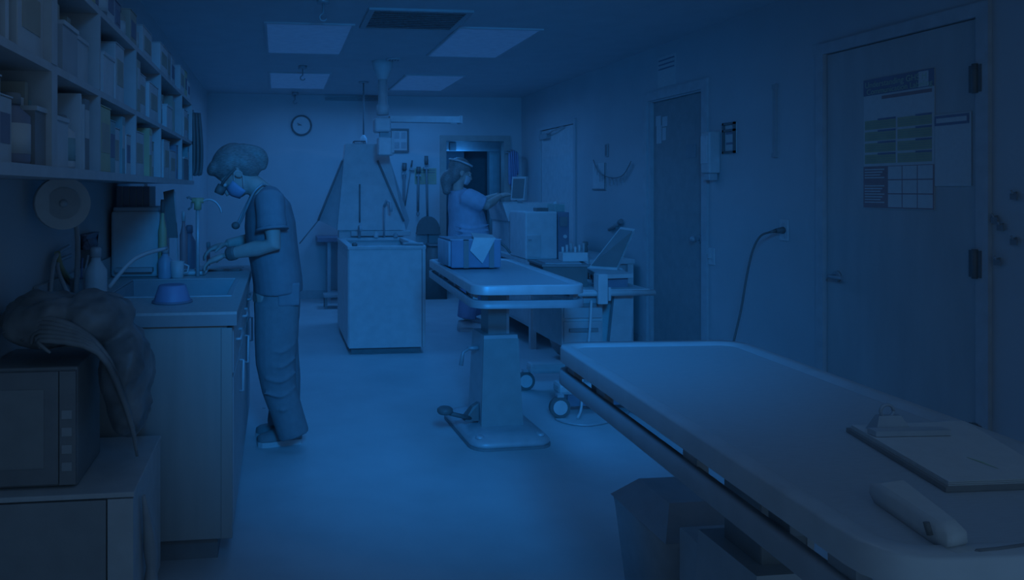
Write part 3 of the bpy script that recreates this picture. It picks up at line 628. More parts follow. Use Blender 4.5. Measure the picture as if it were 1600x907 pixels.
# dark binder box right of it
a = P6(872, 332); b = P6(891, 400)
t = thing('tower_computer', 'narrow dark upright case right of the white machine', 'computer', ((a.x+b.x)/2, 6.6, bz))
link('case', B(a.x+.006, b.x, 6.37, 6.78, bz, a.z, bev=.006), NAVY, t); link('drive_door', B(a.x+.02, b.x-.02, 6.362, 6.37, a.z-.12, a.z-.04), DARK, t)
q = P6(884, 370); link('power_button', MB().cyl((q.x, 6.37, q.z), (q.x, 6.36, q.z), .016), WHITE, t)
a = P6(869, 318); t = thing('tissue_box', 'small green tissue carton on top of the dark case', 'box', (a.x+.05, 6.6, 1.16))
zc = P6(872, 332).z
link('carton', B(a.x+.025, a.x+.115, 6.45, 6.65, zc, zc+.065, bev=.004), mat('green_card', (.25, .55, .5), .7), t); link('tissue', MB().lathe((a.x+.07, 6.55, zc+.065), [(.03, 0), (.02, .015), (.004, .028)], 8), PAPER, t)
# raised white unit with dark opening + monitor
Y7b = 7.0
def P7(x, y): return atY(x, y, Y7b)
a = P7(788, 318); b = P7(822, 346)
x0, x1 = a.x, a.x+.62
t = thing('imaging_unit', 'wide white hooded unit over a dark opening behind the white machine', 'machine', ((x0+x1)/2, 7.3, bz))
hd = MB(); hd.hexa([(x0+.04, Y7b, b.z), (x1, Y7b, b.z), (x1, 7.6, b.z), (x0+.04, 7.6, b.z), (x0, Y7b+.06, a.z), (x1, Y7b+.06, a.z), (x1, 7.6, a.z), (x0, 7.6, a.z)]); link('hood', hd, WHITE, t)
link('side_leg', B(x0+.05, x0+.075, Y7b+.02, 7.58, bz, b.z), OFFW, t); link('side_leg', B(x1-.05, x1-.02, Y7b+.02, 7.58, bz, b.z), OFFW, t)
link('dark_back', B(x0+.075, x1-.05, 7.3, 7.34, bz, b.z), BLACK, t)
t = thing('desk_monitor', 'upright monitor with pale bezel on the white hooded unit', 'monitor', (x0+.2, 7.3, a.z))
c0 = P7(804, 311); c1 = P7(826, 276)
link('stand', MB().lathe(((c0.x+c1.x)/2, 7.2, a.z), [(.07, 0), (.07, .01), (.02, .02), (.02, .06)]), OFFW, t)
m_ = MB(); m_.hexa([(c0.x, 7.12, a.z+.03), (c0.x+.10, 7.02, a.z+.03), (c0.x+.13, 7.05, a.z+.03), (c0.x+.03, 7.15, a.z+.03), (c0.x+.02, 7.14, c1.z), (c0.x+.125, 7.04, c1.z), (c0.x+.155, 7.07, c1.z), (c0.x+.05, 7.17, c1.z)]); link('bezel', m_, WHITE, t)
m_ = MB(); n_ = Vector((-.003, -.003, 0)); m_.slab([Vector((c0.x+.012, 7.109, a.z+.05))+n_, Vector((c0.x+.092, 7.029, a.z+.05))+n_, Vector((c0.x+.116, 7.047, c1.z-.02))+n_, Vector((c0.x+.032, 7.129, c1.z-.02))+n_], n_); link('screen', m_, SCREEN, t)
t = thing('keyboard', 'small pale keyboard under the reaching hands on the hooded unit', 'keyboard', (x0+.1, 7.1, a.z))
kz = a.z; link('case', B(x0+.01, x0+.15, Y7b+.07, Y7b+.3, kz, kz+.010, bev=.003), OFFW, t)
for i in range(4):
    for j in range(6): link('key', B(x0+.02+i*.031, x0+.044+i*.031, Y7b+.085+j*.034, Y7b+.112+j*.034, kz+.010, kz+.014), GREY, t)
q = P7(812, 375); t = thing('blue_pouch', 'rounded blue pouch with a pale cap left of the white machine', 'pouch', (q.x+.02, 6.9, bz))
bl = MB(); bl.ball((q.x-.02, 6.92, bz+.095), .085, .07, .095); link('bag', bl, BLUEM, t); link('cap', MB().ball((q.x-.02, 6.92, bz+.19), .06, .05, .03), WHITE, t)

# ================================================================== mobile cart with laptop
t = thing('equipment_cart', 'white wheeled equipment cart with drawers right of the middle table', 'cart', (1.95, 4.75, 0))
cx0, cx1, cy0, cy1, cz = 1.62, 2.24, 4.42, 5.05, .745
link('worktop', B(cx0, cx1, cy0, cy1, cz-.035, cz, bev=.006), WHITE, t)
link('front_rail', MB().tube([(cx0, cy0-.015, cz-.02), (cx1+.02, cy0-.015, cz-.02)], .018), OFFW, t)
dr = link('drawer_unit', B(cx0+.08, cx0+.34, cy0+.05, cy1-.05, .40, cz-.035, bev=.004), OFFW, t)
for k in range(2):
    z0 = .42+k*.15; dd = link('drawer', B(cx0+.09, cx0+.33, cy0+.035, cy0+.05, z0, z0+.13, bev=.003), LGREY, t); 
    link('drawer_pull', B(cx0+.12, cx0+.30, cy0+.02, cy0+.035, z0+.07, z0+.09), DARK, dd)
link('column', B(cx0+.40, cx0+.52, cy0+.2, cy0+.4, .14, cz-.035), OFFW, t)
sl = MB(); sl.hexa([(cx0+.36, cy0+.06, .15), (cx1-.1, cy0+.06, .15), (cx1-.1, cy0+.09, .15), (cx0+.36, cy0+.09, .15), (cx0+.42, cy0+.06, cz-.035), (cx1-.08, cy0+.06, cz-.035), (cx1-.08, cy0+.09, cz-.035), (cx0+.42, cy0+.09, cz-.035)]); link('front_shield', sl, LGREY, t)
link('rear_post', B(cx1-.06, cx1-.02, cy1-.1, cy1-.05, .15, cz-.035), DARK, t)
link('base_beam', B(cx0+.04, cx1-.04, cy0-.02, cy0+.10, .12, .19, bev=.02), OFFW, t); link('base_beam', B(cx0+.04, cx1-.04, cy1-.12, cy1-.02, .12, .19, bev=.02), OFFW, t)
link('base_spine', B(cx0+.28, cx0+.44, cy0+.10, cy1-.12, .13, .18), LGREY, t)
link('under_tray', B(cx0+.10, cx1-.06, cy0+.0, cy0+.02, .05, .12), NAVY, t)
for xx in (cx0+.03, cx1-.05):
    for yy in (cy0-.05, cy1-.05):
        cs = link('caster', MB().cyl((xx-.012, yy, .065), (xx+.012, yy, .065), .062, n=24) if False else MB().cyl((xx, yy-.014, .062), (xx, yy+.014, .062), .062, n=24), BLACK, t)
        link('hub', MB().cyl((xx, yy-.017, .062), (xx, yy+.017, .062), .043, n=20), WHITE, cs)
        link('caster_fork', MB().box(xx-.02, xx+.02, yy-.02, yy+.02, .124, .14).box(xx-.012, xx+.012, yy+.017, yy+.022, .06, .13), LGREY, cs)
# things on the cart
zc = cz
t = thing('laptop', 'open laptop with dark slanted screen at the right of the cart', 'laptop', (2.1, 4.75, zc))
a = atY(957, 408, 4.75); b = atY(988, 413, 4.6); c0 = atY(972, 355, 4.85); c1 = atY(993, 358, 4.72)
base = MB(); base.prism([(1.93, 4.46), (2.17, 4.50), (2.20, 4.78), (2.02, 4.86)], zc+.06, zc+.085); link('base', base, OFFW, t)
sc = MB(); P = [Vector((2.03, 4.86, zc+.085)), Vector((2.165, 4.72, zc+.085)), Vector((c1.x, 4.73, c1.z)), Vector((c0.x+.0, 4.87, c0.z))]
n_ = (P[1]-P[0]).cross(P[3]-P[0]).normalized()
lid = link('screen_lid', MB().slab(P, n_*-.014), WHITE, t)
ctr = sum(P, Vector())/4; link('screen', MB().slab([ctr+(p-ctr)*.88+n_*.002 for p in P], n_*.002), SCREEN, t)
link('stand_block', MB().prism([(1.95, 4.5), (2.15, 4.53), (2.17, 4.76), (2.03, 4.8)], zc, zc+.06), NAVY, t)
t = thing('instrument_tray', 'large black lidded case on the cart left of the laptop', 'case', (1.8, 4.7, zc))
a = atY(845, 428, 4.55); 
link('tray', MB().prism([(1.63, 4.60), (1.90, 4.56), (1.98, 4.90), (1.66, 4.95)], zc, zc+.125), BLACK, t)
link('lid', MB().prism([(1.62, 4.59), (1.91, 4.55), (1.99, 4.91), (1.65, 4.96)], zc+.125, zc+.137), DARK, t)
link('lid_tray', MB().prism([(1.66, 4.64), (1.88, 4.60), (1.94, 4.86), (1.69, 4.90)], zc+.137, zc+.143), STEELD, t)
t = thing('tube_rack', 'white rack of small sample tubes on the black case', 'tube rack', (1.82, 4.75, zc+.143))
a = atY(876, 398, 4.75); b = atY(915, 398, 4.75)
link('rack', B(a.x, b.x, 4.71, 4.79, zc+.143, zc+.20, bev=.004), WHITE, t)
for i in range(6):
    xx = a.x+.014+i*(b.x-a.x-.028)/5; link('sample_tube', MB().cyl((xx, 4.75, zc+.195), (xx, 4.75, zc+.235+.012*(i % 3)), .008, n=10), (WHITE, OFFW, GREY)[i % 3], t)
t = thing('spray_bottle', 'small white pump bottle with dark cap behind the tube rack', 'bottle', (1.98, 4.88, zc))
q = atY(918, 400, 4.95); link('bottle', MB().lathe((q.x+.005, 5.0, zc), [(.026, 0), (.028, .01), (.028, .13), (.012, .16), (.012, .18)]), WHITE, t); link('cap', MB().lathe((q.x+.005, 5.0, zc+.18), [(.016, 0), (.018, .01), (.014, .04), (.02, .05), (.018, .07)]), BLACK, t)
t = thing('pen_light', 'thin grey pen light stuck on the right wall above the laptop', 'pen light', (XR, 6.8, 1.1))
a = on_xr(952, 359, XR-.02); b = on_xr(968, 348, XR-.02)
link('barrel', MB().tube([a, a.lerp(b, .6), b], .018), GREY, t); link('tip', MB().tube([b, b+(b-a)*.18], .024), DARK, t); link('wall_clip', B(XR-.02, XR, (a.y+b.y)/2-.02, (a.y+b.y)/2+.02, (a.z+b.z)/2-.02, (a.z+b.z)/2+.02), STEELD, t)
# clamp on cart front rail
a = atY(933, 430, 4.38); b = atY(953, 475, 4.38)
t = thing('rail_clamp', 'white clamp bracket hooked over the front of the cart', 'clamp', ((a.x+b.x)/2, 4.38, b.z))
link('plate', B(a.x, b.x-.02, 4.36, 4.385, b.z, a.z+.005, bev=.004), WHITE, t); link('hook', B(a.x, b.x-.02, 4.385, 4.43, cz+.0005, a.z+.005), WHITE, t)
link('prong', B(b.x-.016, b.x, 4.365, 4.38, b.z+.02, b.z+.10), OFFW, t)
# gadgets at right end of cart
t = thing('power_strip', 'dark charger block with a blue plug at the right end of the cart', 'charger', (2.18, 4.95, zc))
link('block', B(2.1, 2.23, 4.88, 5.0, zc, zc+.05, bev=.006), BLACK, t); link('blue_plug', MB().tube([(2.12, 4.85, zc+.02), (2.2, 4.86, zc+.02)], .017), BLUEM, t)
t = thing('hand_probe', 'grey hand probe with pale tip sticking out past the cart end', 'probe', (2.25, 4.9, zc))
link('handle', MB().tube([(2.1, 4.94, zc+.07), (2.19, 4.92, zc+.075), (2.25, 4.90, zc+.06)], [.016, .020, .016]), GREY, t); link('tip', MB().ball((2.27, 4.895, zc+.055), .026), WHITE, t)
for i, dx in enumerate((0, .03)):
    pts = [(2.17+dx, 5.012, zc+.009), (2.18+dx, 5.055, zc+.012), (2.19+dx, 5.08, zc-.06), (2.18+dx, 5.09, zc-.2), (2.15+dx*1.6, 5.10, .35), (2.2+dx, 5.10, .1), (2.13+dx, 5.12, .012)]
    tag(link('charging_cable', MB().tube(smooth_path(pts), .007), BLACK), ('dark cord hanging at the cart end, left one', 'dark cord hanging at the cart end, right one')[i], 'cord', 'cords hanging from the cart')
pts = [(1.86, 4.405, cz-.06), (1.852, 4.40, .55), (1.83, 4.39, .38), (1.80, 4.395, .22), (1.78, 4.36, .06), (1.74, 4.32, .008)]
tag(link('white_tube', MB().tube(smooth_path(pts), .008), WHITE), 'thin white tube dangling in front of the cart drawers', 'tube')
pts = [atZ(x, y, .008) for x, y in ((868, 655), (885, 661), (915, 665), (945, 661), (972, 652), (985, 640))]
tag(link('floor_cable', MB().tube(smooth_path(pts), .006), LGREY), 'thin pale cable looping on the floor under the cart', 'cable')
tag(link('storage_bag', MB().ball((2.32, 5.9, .16), .17, .15, .16).ball((2.36, 5.85, .30), .06, .06, .05), mat('brown_bag', (.28, .2, .2), .8)), 'rounded brownish bag on the floor behind the cart', 'bag')

# ================================================================== things on/under the near exam table
ZN = .8625
def tb(x, y, z=ZN): return atZ(x, y, z)
t = thing('clipboard', 'dark clipboard holding white sheets on the near steel table', 'clipboard', (1.2, 1.3, ZN))
c = [tb(1322, 675), tb(1478, 770), tb(1660, 763), tb(1505, 668)]
link('board', MB().slab([(p.x, p.y, ZN) for p in c], (0, 0, .008)), mat('dark_brown_board', (.06, .05, .05), .5), t)
ctr = sum(c, Vector())/4
for k, f in enumerate((.97, .965, .96)): link('sheet', MB().slab([(ctr.x+(p.x-ctr.x)*f+.004, ctr.y+(p.y-ctr.y)*f, ZN+.008+k*.0025) for p in c], (0, 0, .002)), PAPER, t)
a = tb(1362, 680, ZN+.016); b = tb(1478, 678, ZN+.016)
dirv = (b-a).normalized(); nrm = Vector((-dirv.y, dirv.x, 0))
link('clip_bar', MB().slab([a-nrm*.012, b-nrm*.012, b+nrm*.012, a+nrm*.012], (0, 0, .010)), LGREY, t)
m1, m2 = a.lerp(b, .12)+nrm*.012, a.lerp(b, .62)+nrm*.012
link('clip_spring', MB().hexa([m1, m2, m2+nrm*.03, m1+nrm*.03, a.lerp(b, .2)+nrm*.02+Vector((0, 0, .03)), a.lerp(b, .5)+nrm*.02+Vector((0, 0, .03)), a.lerp(b, .5)+nrm*.03+Vector((0, 0, .03)), a.lerp(b, .2)+nrm*.03+Vector((0, 0, .03))]), STEELD, t)
q = a.lerp(b, .33)+nrm*.025+Vector((0, 0, .038)); link('hanging_ring', MB().tube([q+Vector((.014*math.cos(k*PI/8), 0, .012*math.sin(k*PI/8))) for k in range(17)], .003), STEELD, t)
link('pen_mark', MB().slab([tb(1510, 715, ZN+.0155), tb(1535, 722, ZN+.0155), tb(1560, 733, ZN+.0155), tb(1535, 724, ZN+.0155)], (0, 0, .0005)), GREENP, t)
t = thing('wipes_pack', 'white soft wrapped wipes pack lying near the table corner', 'wipes pack', (1.0, 1.05, ZN))
c = [tb(1358, 782), tb(1480, 868), tb(1512, 862), tb(1405, 775)]
ctr = sum(c, Vector())/4
pk = MB(); pk.rings([[(ctr.x+(p.x-ctr.x)*f, ctr.y+(p.y-ctr.y)*f, ZN+z) for p in [c[0], c[0].lerp(c[1], .3), c[0].lerp(c[1], .7), c[1], c[1].lerp(c[2], .5), c[2], c[2].lerp(c[3], .3), c[2].lerp(c[3], .7), c[3], c[3].lerp(c[0], .5)]] for f, z in ((.9, 0), (1, .012), (.98, .026), (.75, .034))])
link('wrapper', pk, PAPER, t); q = tb(1447, 830, ZN+.02); link('black_mark', MB().tube([q+Vector((0, 0, .012)), q+Vector((.002, -.004, -.004))], .004), BLACK, t)
link('end_crimp', MB().slab([Vector((c[1].x, c[1].y, ZN+.002)), Vector((c[2].x, c[2].y, ZN+.002)), Vector((c[2].x+.005, c[2].y-.012, ZN+.002)), Vector((c[1].x+.005, c[1].y-.012, ZN+.002))], (0, 0, .006)), OFFW, t)
q = tb(1560, 862); tag(link('pen', MB().tube([tb(1528, 863, ZN+.006), tb(1560, 860, ZN+.006), tb(1610, 853, ZN+.006)], .004).tube([tb(1528, 863, ZN+.006), tb(1522, 864, ZN+.006)], [.004, .001]), DARK), 'dark pen lying at the near edge of the steel table', 'pen')
# bins under
t = thing('waste_bin', 'pale lidded waste bin under the near exam table', 'bin', (.95, 2.35, 0))
def wz(x, y, Y): return atY(x, y, Y)
a = wz(1022, 800, 2.1); b = wz(1180, 800, 2.1); zt_ = wz(1100, 845, 2.1).z
link('bin_body', MB().rings([[(xx, yy, z) for xx, yy in ((a.x+.04-e, 2.1-e), (b.x-.02+e, 2.1-e), (b.x-.02+e, 2.45+e), (a.x+.04-e, 2.45+e))] for e, z in ((-.03, 0), (0, zt_-.02), (.004, zt_))]), OFFW, t)
link('flap_lid', MB().hexa([(a.x+.03, 2.09, zt_), (b.x-.01, 2.09, zt_), (b.x-.01, 2.46, zt_), (a.x+.03, 2.46, zt_), (a.x+.10, 2.2, zt_+.07), (b.x-.06, 2.2, zt_+.07), (b.x-.06, 2.4, zt_+.07), (a.x+.10, 2.4, zt_+.07)]), LGREY, t)
t = thing('carton_box', 'open pale carton with dark slot beside the waste bin', 'carton', (1.05, 1.75, 0))
a = wz(1132, 860, 1.85); zt_ = wz(1132, 845, 1.98).z
link('carton', B(a.x, a.x+.30, 1.93, 2.075, 0, zt_, bev=.004), OFFW, t); link('dark_slot', B(a.x+.04, a.x+.24, 1.98, 2.03, zt_, zt_+.004), BLACK, t)
t = thing('scoop', 'dark scoop with rounded end leaning on the pale bin', 'scoop', (.88, 1.95, 0))
p = wz(1102, 870, 1.922); link('handle', MB().tube([p, p+Vector((.015, 0, -.14)), Vector((p.x+.03, 1.922, .006))], [.0065, .0065, .0065]), DARK, t); link('rounded_end', MB().ball(p+Vector((0, 0, .015)), .022, .007, .028), DARK, t)

# ================================================================== left: counter run
XF = -.16; YN, YE = 2.81, 4.50; ZC = .91
t = thing('base_cabinet', 'laminate base cabinet run with sink along the left wall', 'cabinet', ((XL+XF)/2, 3.6, 0))
link('carcass', MB().box(XL+.005, XF-.02, YN+.03, YE-.01, .09, .60).box(XL+.005, -.72, YN+.03, YE-.01, .60, ZC-.045).box(-.18, XF-.02, YN+.03, YE-.01, .60, ZC-.045).box(-.72, -.18, YN+.03, 3.2, .60, ZC-.045).box(-.72, -.18, 3.85, YE-.01, .60, ZC-.045), CABF, t)
link('end_panel', B(XL+.005, XF-.025, YN+.005, YN+.03, .09, ZC-.045), CAB, t)
link('corner_stile', B(XF-.045, XF-.005, YN, YN+.03, .09, ZC-.06, bev=.003), CAB, t)
link('toe_kick', B(XL+.005, XF-.06, YN+.05, YE-.03, 0, .09), DARK, t)
yy = YN+.04
for k in range(3):
    w_ = (YE-YN-.07)/3; y0 = yy+k*w_; 
    dd = link('door', B(XF-.02, XF-.002, y0+.006, y0+w_-.006, .12, .66, bev=.003), CABF, t)
    hz = .50; hy = y0+w_*.8
    link('handle', MB().tube([(XF-.002, hy, hz), (XF+.014, hy, hz), (XF+.014, hy, hz+.13), (XF-.002, hy, hz+.13)], .006), LGREY, dd)
    dd = link('drawer', B(XF-.02, XF-.002, y0+.006, y0+w_-.006, .675, ZC-.06, bev=.003), CABF, t)
    link('handle', MB().tube([(XF-.002, y0+w_*.3, .77), (XF+.014, y0+w_*.3, .77), (XF+.014, y0+w_*.7, .77), (XF-.002, y0+w_*.7, .77)], .006), LGREY, dd)
# countertop with a sink cut-out
sx0, sx1, sy0, sy1 = -.70, -.205, 3.22, 3.82
t = thing('countertop', 'grey laminate countertop with dark front edge along the left wall', 'countertop', ((XL+XF)/2, 3.6, ZC-.045))
link('top', MB().box(XL+.003, XF+.012, YN-.01, sy0, ZC-.01, ZC).box(XL+.003, XF+.012, sy1, YE, ZC-.01, ZC).box(XL+.003, sx0, sy0, sy1, ZC-.01, ZC).box(sx1, XF+.012, sy0, sy1, ZC-.01, ZC), TOPM, t)
link('edge_band', MB().box(XL+.003, XF+.012, YN-.012, YN+.004, ZC-.05, ZC-.01).box(XF-.006, XF+.012, YN+.004, YE, ZC-.05, ZC-.01), TOPE, t)
link('backsplash', B(XL+.003, XL+.02, YN-.01, YE, ZC, ZC+.10), TOPM, t)
t = thing('sink', 'steel sink basin set into the left countertop', 'sink', (-.45, 3.5, ZC))
e = .004
bs = MB(); z0 = ZC-.17
bs.box(sx0+.006, sx1-.006, sy0+.006, sy1-.006, z0, z0+.006); bs.box(sx0+.002, sx0+.008, sy0+.002, sy1-.002, z0, ZC-.002).box(sx1-.008, sx1-.002, sy0+.002, sy1-.002, z0, ZC-.002).box(sx0+.008, sx1-.008, sy0+.002, sy0+.008, z0, ZC-.002).box(sx0+.008, sx1-.008, sy1-.008, sy1-.002, z0, ZC-.002)
link('basin', bs, STEELD, t)
link('rim', MB().box(sx0-.015, sx1+.015, sy0-.015, sy0+.003, ZC, ZC+.004).box(sx0-.015, sx1+.015, sy1-.003, sy1+.015, ZC, ZC+.004).box(sx0-.015, sx0+.003, sy0, sy1, ZC, ZC+.004).box(sx1-.003, sx1+.015, sy0, sy1, ZC, ZC+.004), STEEL, t)
link('drain', MB().cyl((-.45, 3.5, z0+.006), (-.45, 3.5, z0+.01), .04), DARK, t)
ZC += .001
# faucet on wall
p = atX(305, 318, -.60)
t = thing('faucet', 'gooseneck tap with yellowish valve above the sink', 'tap', (-.74, 4.05, ZC))
fx, fy = -.62, 3.95
S_ = lambda x, y: atY(x, y, fy)
link('valve_body', MB().cyl((S_(309, 0).x, fy, S_(0, 329).z), (S_(309, 0).x, fy, S_(0, 310).z), .018).cyl((S_(300, 0).x, fy, S_(0, 314).z), (S_(318, 0).x, fy, S_(0, 314).z), .014), YELLOW, t)
link('spout', MB().tube(smooth_path([S_(314, 318), S_(320, 313), S_(328, 312), S_(337, 316), S_(344, 325), S_(346, 333)]), .006), STEEL, t)
link('riser', MB().cyl((S_(309, 0).x, fy, ZC), (S_(309, 0).x, fy, S_(0, 328).z), .010), STEEL, t)
link('lever', MB().tube([S_(300, 312), S_(295, 308), S_(292, 310)], .006).tube([S_(300, 316), S_(299, 324), S_(294, 328)], .005), DARK, t)

# ================================================================== left: wall shelving
SXF = -.50
ZS = (1.40, 1.63, 1.86)
def Yof(x): return atX(x, 296, SXF).y
posts = [1.30, Yof(84), Yof(155), Yof(212), Yof(251), Yof(284), Yof(300)]
t = thing('wall_shelving', 'long pale open shelving unit on the left wall crammed with supplies', 'shelving', (XL, 3, 1.4))
for k, z in enumerate(ZS): link('shelf_board', B(XL+.002, SXF, 1.28, posts[-1], z-.018, z), CABF, t)
for k, y in enumerate(posts):
    wdt = .045 if k == 1 else .018
    link('upright', MB().box(XL+.002, SXF+.002, y-wdt/2, y+wdt/2, ZS[0], ZS[1]-.018).box(XL+.002, SXF+.002, y-wdt/2, y+wdt/2, ZS[1], ZS[2]-.018), CABF, t)
link('front_lip', B(SXF, SXF+.012, 1.28, posts[-1], ZS[0]-.024, ZS[0]), CABF, t)
link('back_board', B(XL+.001, XL+.006, 1.28, posts[-1], ZS[0], ZS[2]), DARK, t)
BAY = ['first bay', 'second bay', 'third bay', 'fourth bay', 'fifth bay', 'far end bay']
ROW = ['lower shelf', 'middle shelf', 'top board']
KINDS = ['medicine_box', 'medicine_bottle', 'ring_binder', 'supply_carton', 'storage_basket', 'paper_folder']
CATS = dict(medicine_box='box', medicine_bottle='bottle', ring_binder='binder', supply_carton='carton', storage_basket='basket', paper_folder='folder')
cols = [('white', WHITE), ('pale grey', OFFW), ('grey', GREY), ('dark', DARK), ('navy', NAVY), ('yellow', YELLOW), ('tan', TAN), ('teal', TEAL)]
ORD = ['nearest', 'second from the near end', 'third from the near end', 'fourth from the near end', 'fifth from the near end', 'sixth from the near end', 'seventh from the near end', 'eighth from the near end']
def shelf_item(kind, y0, y1, z, h, dep, col, label, grp, tilt=0):
    cn, m = col; xb = SXF-.004-random.uniform(0, .03); x0 = xb-dep; yc = (y0+y1)/2; xc = (x0+xb)/2
    t = thing(kind, label, CATS[kind], (xc, yc, z), grp)
    R = lambda: MB()
    if kind in ('medicine_box', 'supply_carton'):
        link('carton', B(x0, xb, y0, y1, z, z+h, bev=.003), m, t)
        link('printed_label', B(xb, xb+.0015, y0+(y1-y0)*.15, y1-(y1-y0)*.15, z+h*.3, z+h*.75), BLUEP if kind == 'medicine_box' else TAN if cn != 'tan' else PAPER, t)
        link('lid_flap', B(x0, xb+.002, y0, y1, z+h, z+h+.003), OFFW if cn == 'white' else m, t)
    elif kind == 'medicine_bottle':
        r = min((y1-y0)/2, .05); link('bottle', MB().lathe((xb-r, yc, z), [(r*.92, 0), (r, .008), (r, h*.68), (r*.5, h*.8), (r*.45, h*.86)], 14), m, t)
        link('cap', MB().lathe((xb-r, yc, z+h*.84), [(r*.55, 0), (r*.55, h*.14), (r*.48, h*.16)], 12), DARK if cn != 'dark' else WHITE, t)
        link('bottle_label', MB().lathe((xb-r, yc, z+h*.15), [(r*1.02, 0), (r*1.02, h*.42)], 14), PAPER if cn != 'white' else TEAL, t)
    elif kind == 'ring_binder':
        link('cover', MB().box(x0, xb, y0, y0+.004, z, z+h).box(x0, xb, y1-.004, y1, z, z+h).box(xb-.004, xb, y0+.004, y1-.004, z, z+h), m, t)
        link('pages', B(x0+.004, xb-.0045, y0+.0045, y1-.0045, z+.004, z+h-.003), PAPER, t); link('spine_label', B(xb, xb+.001, y0+.004, y1-.004, z+h*.45, z+h*.85), PAPER if cn not in ('white', 'pale grey') else GREY, t)
    elif kind == 'paper_folder':
        n = 4; d_ = (y1-y0)/n
        for k in range(n): link('sheet_bundle', B(x0+.01*k, xb-.012*(k % 2), y0+k*d_+.001, y0+(k+.8)*d_, z, z+h*(1-.06*(k % 3))), (m, PAPER, m, OFFW)[k], t)
    else:
        w_ = .004; link('basket_shell', MB().box(x0+w_, xb-w_, y0+w_, y1-w_, z, z+w_).box(x0+w_, xb-w_, y0, y0+w_, z, z+h*.7-.01).box(x0+w_, xb-w_, y1-w_, y1, z, z+h*.7-.01).box(xb-w_, xb, y0, y1, z, z+h*.7-.01).box(x0, x0+w_, y0, y1, z, z+h*.7-.01), m, t)
        link('basket_rim', MB().box(x0-.003, xb-.002, y0-.0, y0+.006, z+h*.7-.01, z+h*.7).box(x0-.003, xb-.002, y1-.006, y1, z+h*.7-.01, z+h*.7).box(xb-.002, xb+.004, y0, y1, z+h*.7-.01, z+h*.7), OFFW, t)
        for k in range(3):
            yy = y0+(y1-y0)*(k+.5)/3; link('packet', B(x0+.02, xb-.03, yy-(y1-y0)*.12, yy+(y1-y0)*.12, z+w_, z+h*(.8+.2*(k == 1))), (WHITE, TAN, TEAL)[k], t)
rnd = random.Random(11)
for bi in range(6):
    ya, yb = posts[bi]+.03, posts[bi+1]-.014
    if bi == 5: ya = posts[5]+.012
    for ri in range(3):
        y = ya; it = 0; zmax = .195 if ri < 2 else .20
        if bi == 5: widths = [(yb-ya)*.9]
        while y < yb-.05 and it < 7:
            kind = rnd.choice(KINDS if ri < 2 else KINDS[:2]+KINDS[3:4])
            if bi >= 3 and ri < 2 and rnd.random() < .12: y += .05; continue
            w_ = {'medicine_box': rnd.uniform(.07, .12), 'medicine_bottle': rnd.uniform(.07, .09), 'ring_binder': .05, 'supply_carton': rnd.uniform(.13, .20), 'storage_basket': rnd.uniform(.13, .17), 'paper_folder': rnd.uniform(.07, .11)}[kind]*(1.25 if bi > 2 else 1)
            w_ = min(w_, yb-y)
            if w_ < .045: break
            h = {'medicine_box': rnd.uniform(.09, .15), 'medicine_bottle': rnd.uniform(.12, .17), 'ring_binder': .172, 'supply_carton': rnd.uniform(.12, .17), 'storage_basket': rnd.uniform(.15, .18), 'paper_folder': rnd.uniform(.15, .185)}[kind]
            col = rnd.choice(cols[:2]*3+cols) if kind != 'storage_basket' else rnd.choice(cols[:4])
            lab = f'{col[0]} {kind.replace("_"," ")} on the {ROW[ri]}, {BAY[bi]}, {ORD[it]}'
            shelf_item(kind, y+.001, y+w_-.001, ZS[ri]+.0005, h*(1.12 if ri < 2 else 1), rnd.uniform(.22, .28), col, lab, 'supplies on the wall shelving')
            y += w_+.001; it += 1
# dark hanging gloves/leads at the shelving end
q = atX(291, 170, SXF); 
t = thing('hanging_lead_bundle', 'dark bundle of leads hanging at the far end of the shelving', 'leads', (SXF+.03, posts[-1]+.03, 1.42))
for k in range(3):
    yy = posts[-1]+.02+.012*k; link('lead', MB().tube(smooth_path([(SXF-.01+.015*k, yy, 1.80), (SXF-.015+.02*k, yy, 1.6), (SXF-.02+.025*k, yy, 1.46), (SXF+.005+.02*k, yy, 1.45), (SXF+.01+.02*k, yy, 1.6), (SXF+.005+.015*k, yy, 1.80)]), .011), BLACK, t)
link('hook', MB().tube([(SXF, posts[-1]+.01, 1.80), (SXF, posts[-1]+.06, 1.80), (SXF, posts[-1]+.065, 1.82)], .005), STEELD, t)
# wall strip past the shelving
a = atX(318, 215, XL+.001); 
tag(link('wall_rail', MB().box(XL, XL+.02, 5.05, 5.12, 1.2, 1.75).box(XL, XL+.03, 5.04, 5.13, 1.73, 1.77), OFFW), 'pale upright wall rail beyond the end of the shelving', 'rail')

# ================================================================== things on the left counter
def cz_(x, y): return atZ(x, y, ZC)
# printer
t = thing('printer', 'large pale boxy printer on the left counter below the shelving', 'printer', (-.68, 3.95, ZC))
a = atY(152, 400, 3.3)
link('body', B(-.83, -.52, 3.30, 3.78 if False else 3.62, ZC+.0, ZC+.235, bev=.015) if False else B(-.835, -.715, 2.95, 3.2, ZC, ZC+.01), OFFW, t) if False else None
x0 = atY(155, 0, 3.95).x; x1 = atY(250, 0, 3.95).x
link('body', B(max(x0, XL+.022), x1, 3.95, 4.3, ZC, atY(0, 331, 3.95).z, bev=.014), OFFW, t)
link('paper_tray', B(max(x0, XL+.022)+.03, x1-.03, 3.90, 3.95, ZC+.03, ZC+.05), GREY, t); link('lid', B(max(x0, XL+.022)+.01, x1-.01, 3.96, 4.29, atY(0, 331, 3.95).z, atY(0, 331, 3.95).z+.02, bev=.004), LGREY, t)
pz = atY(0, 331, 3.95).z+.02
BN = ['first', 'second', 'third', 'fourth', 'fifth', 'sixth', 'seventh']
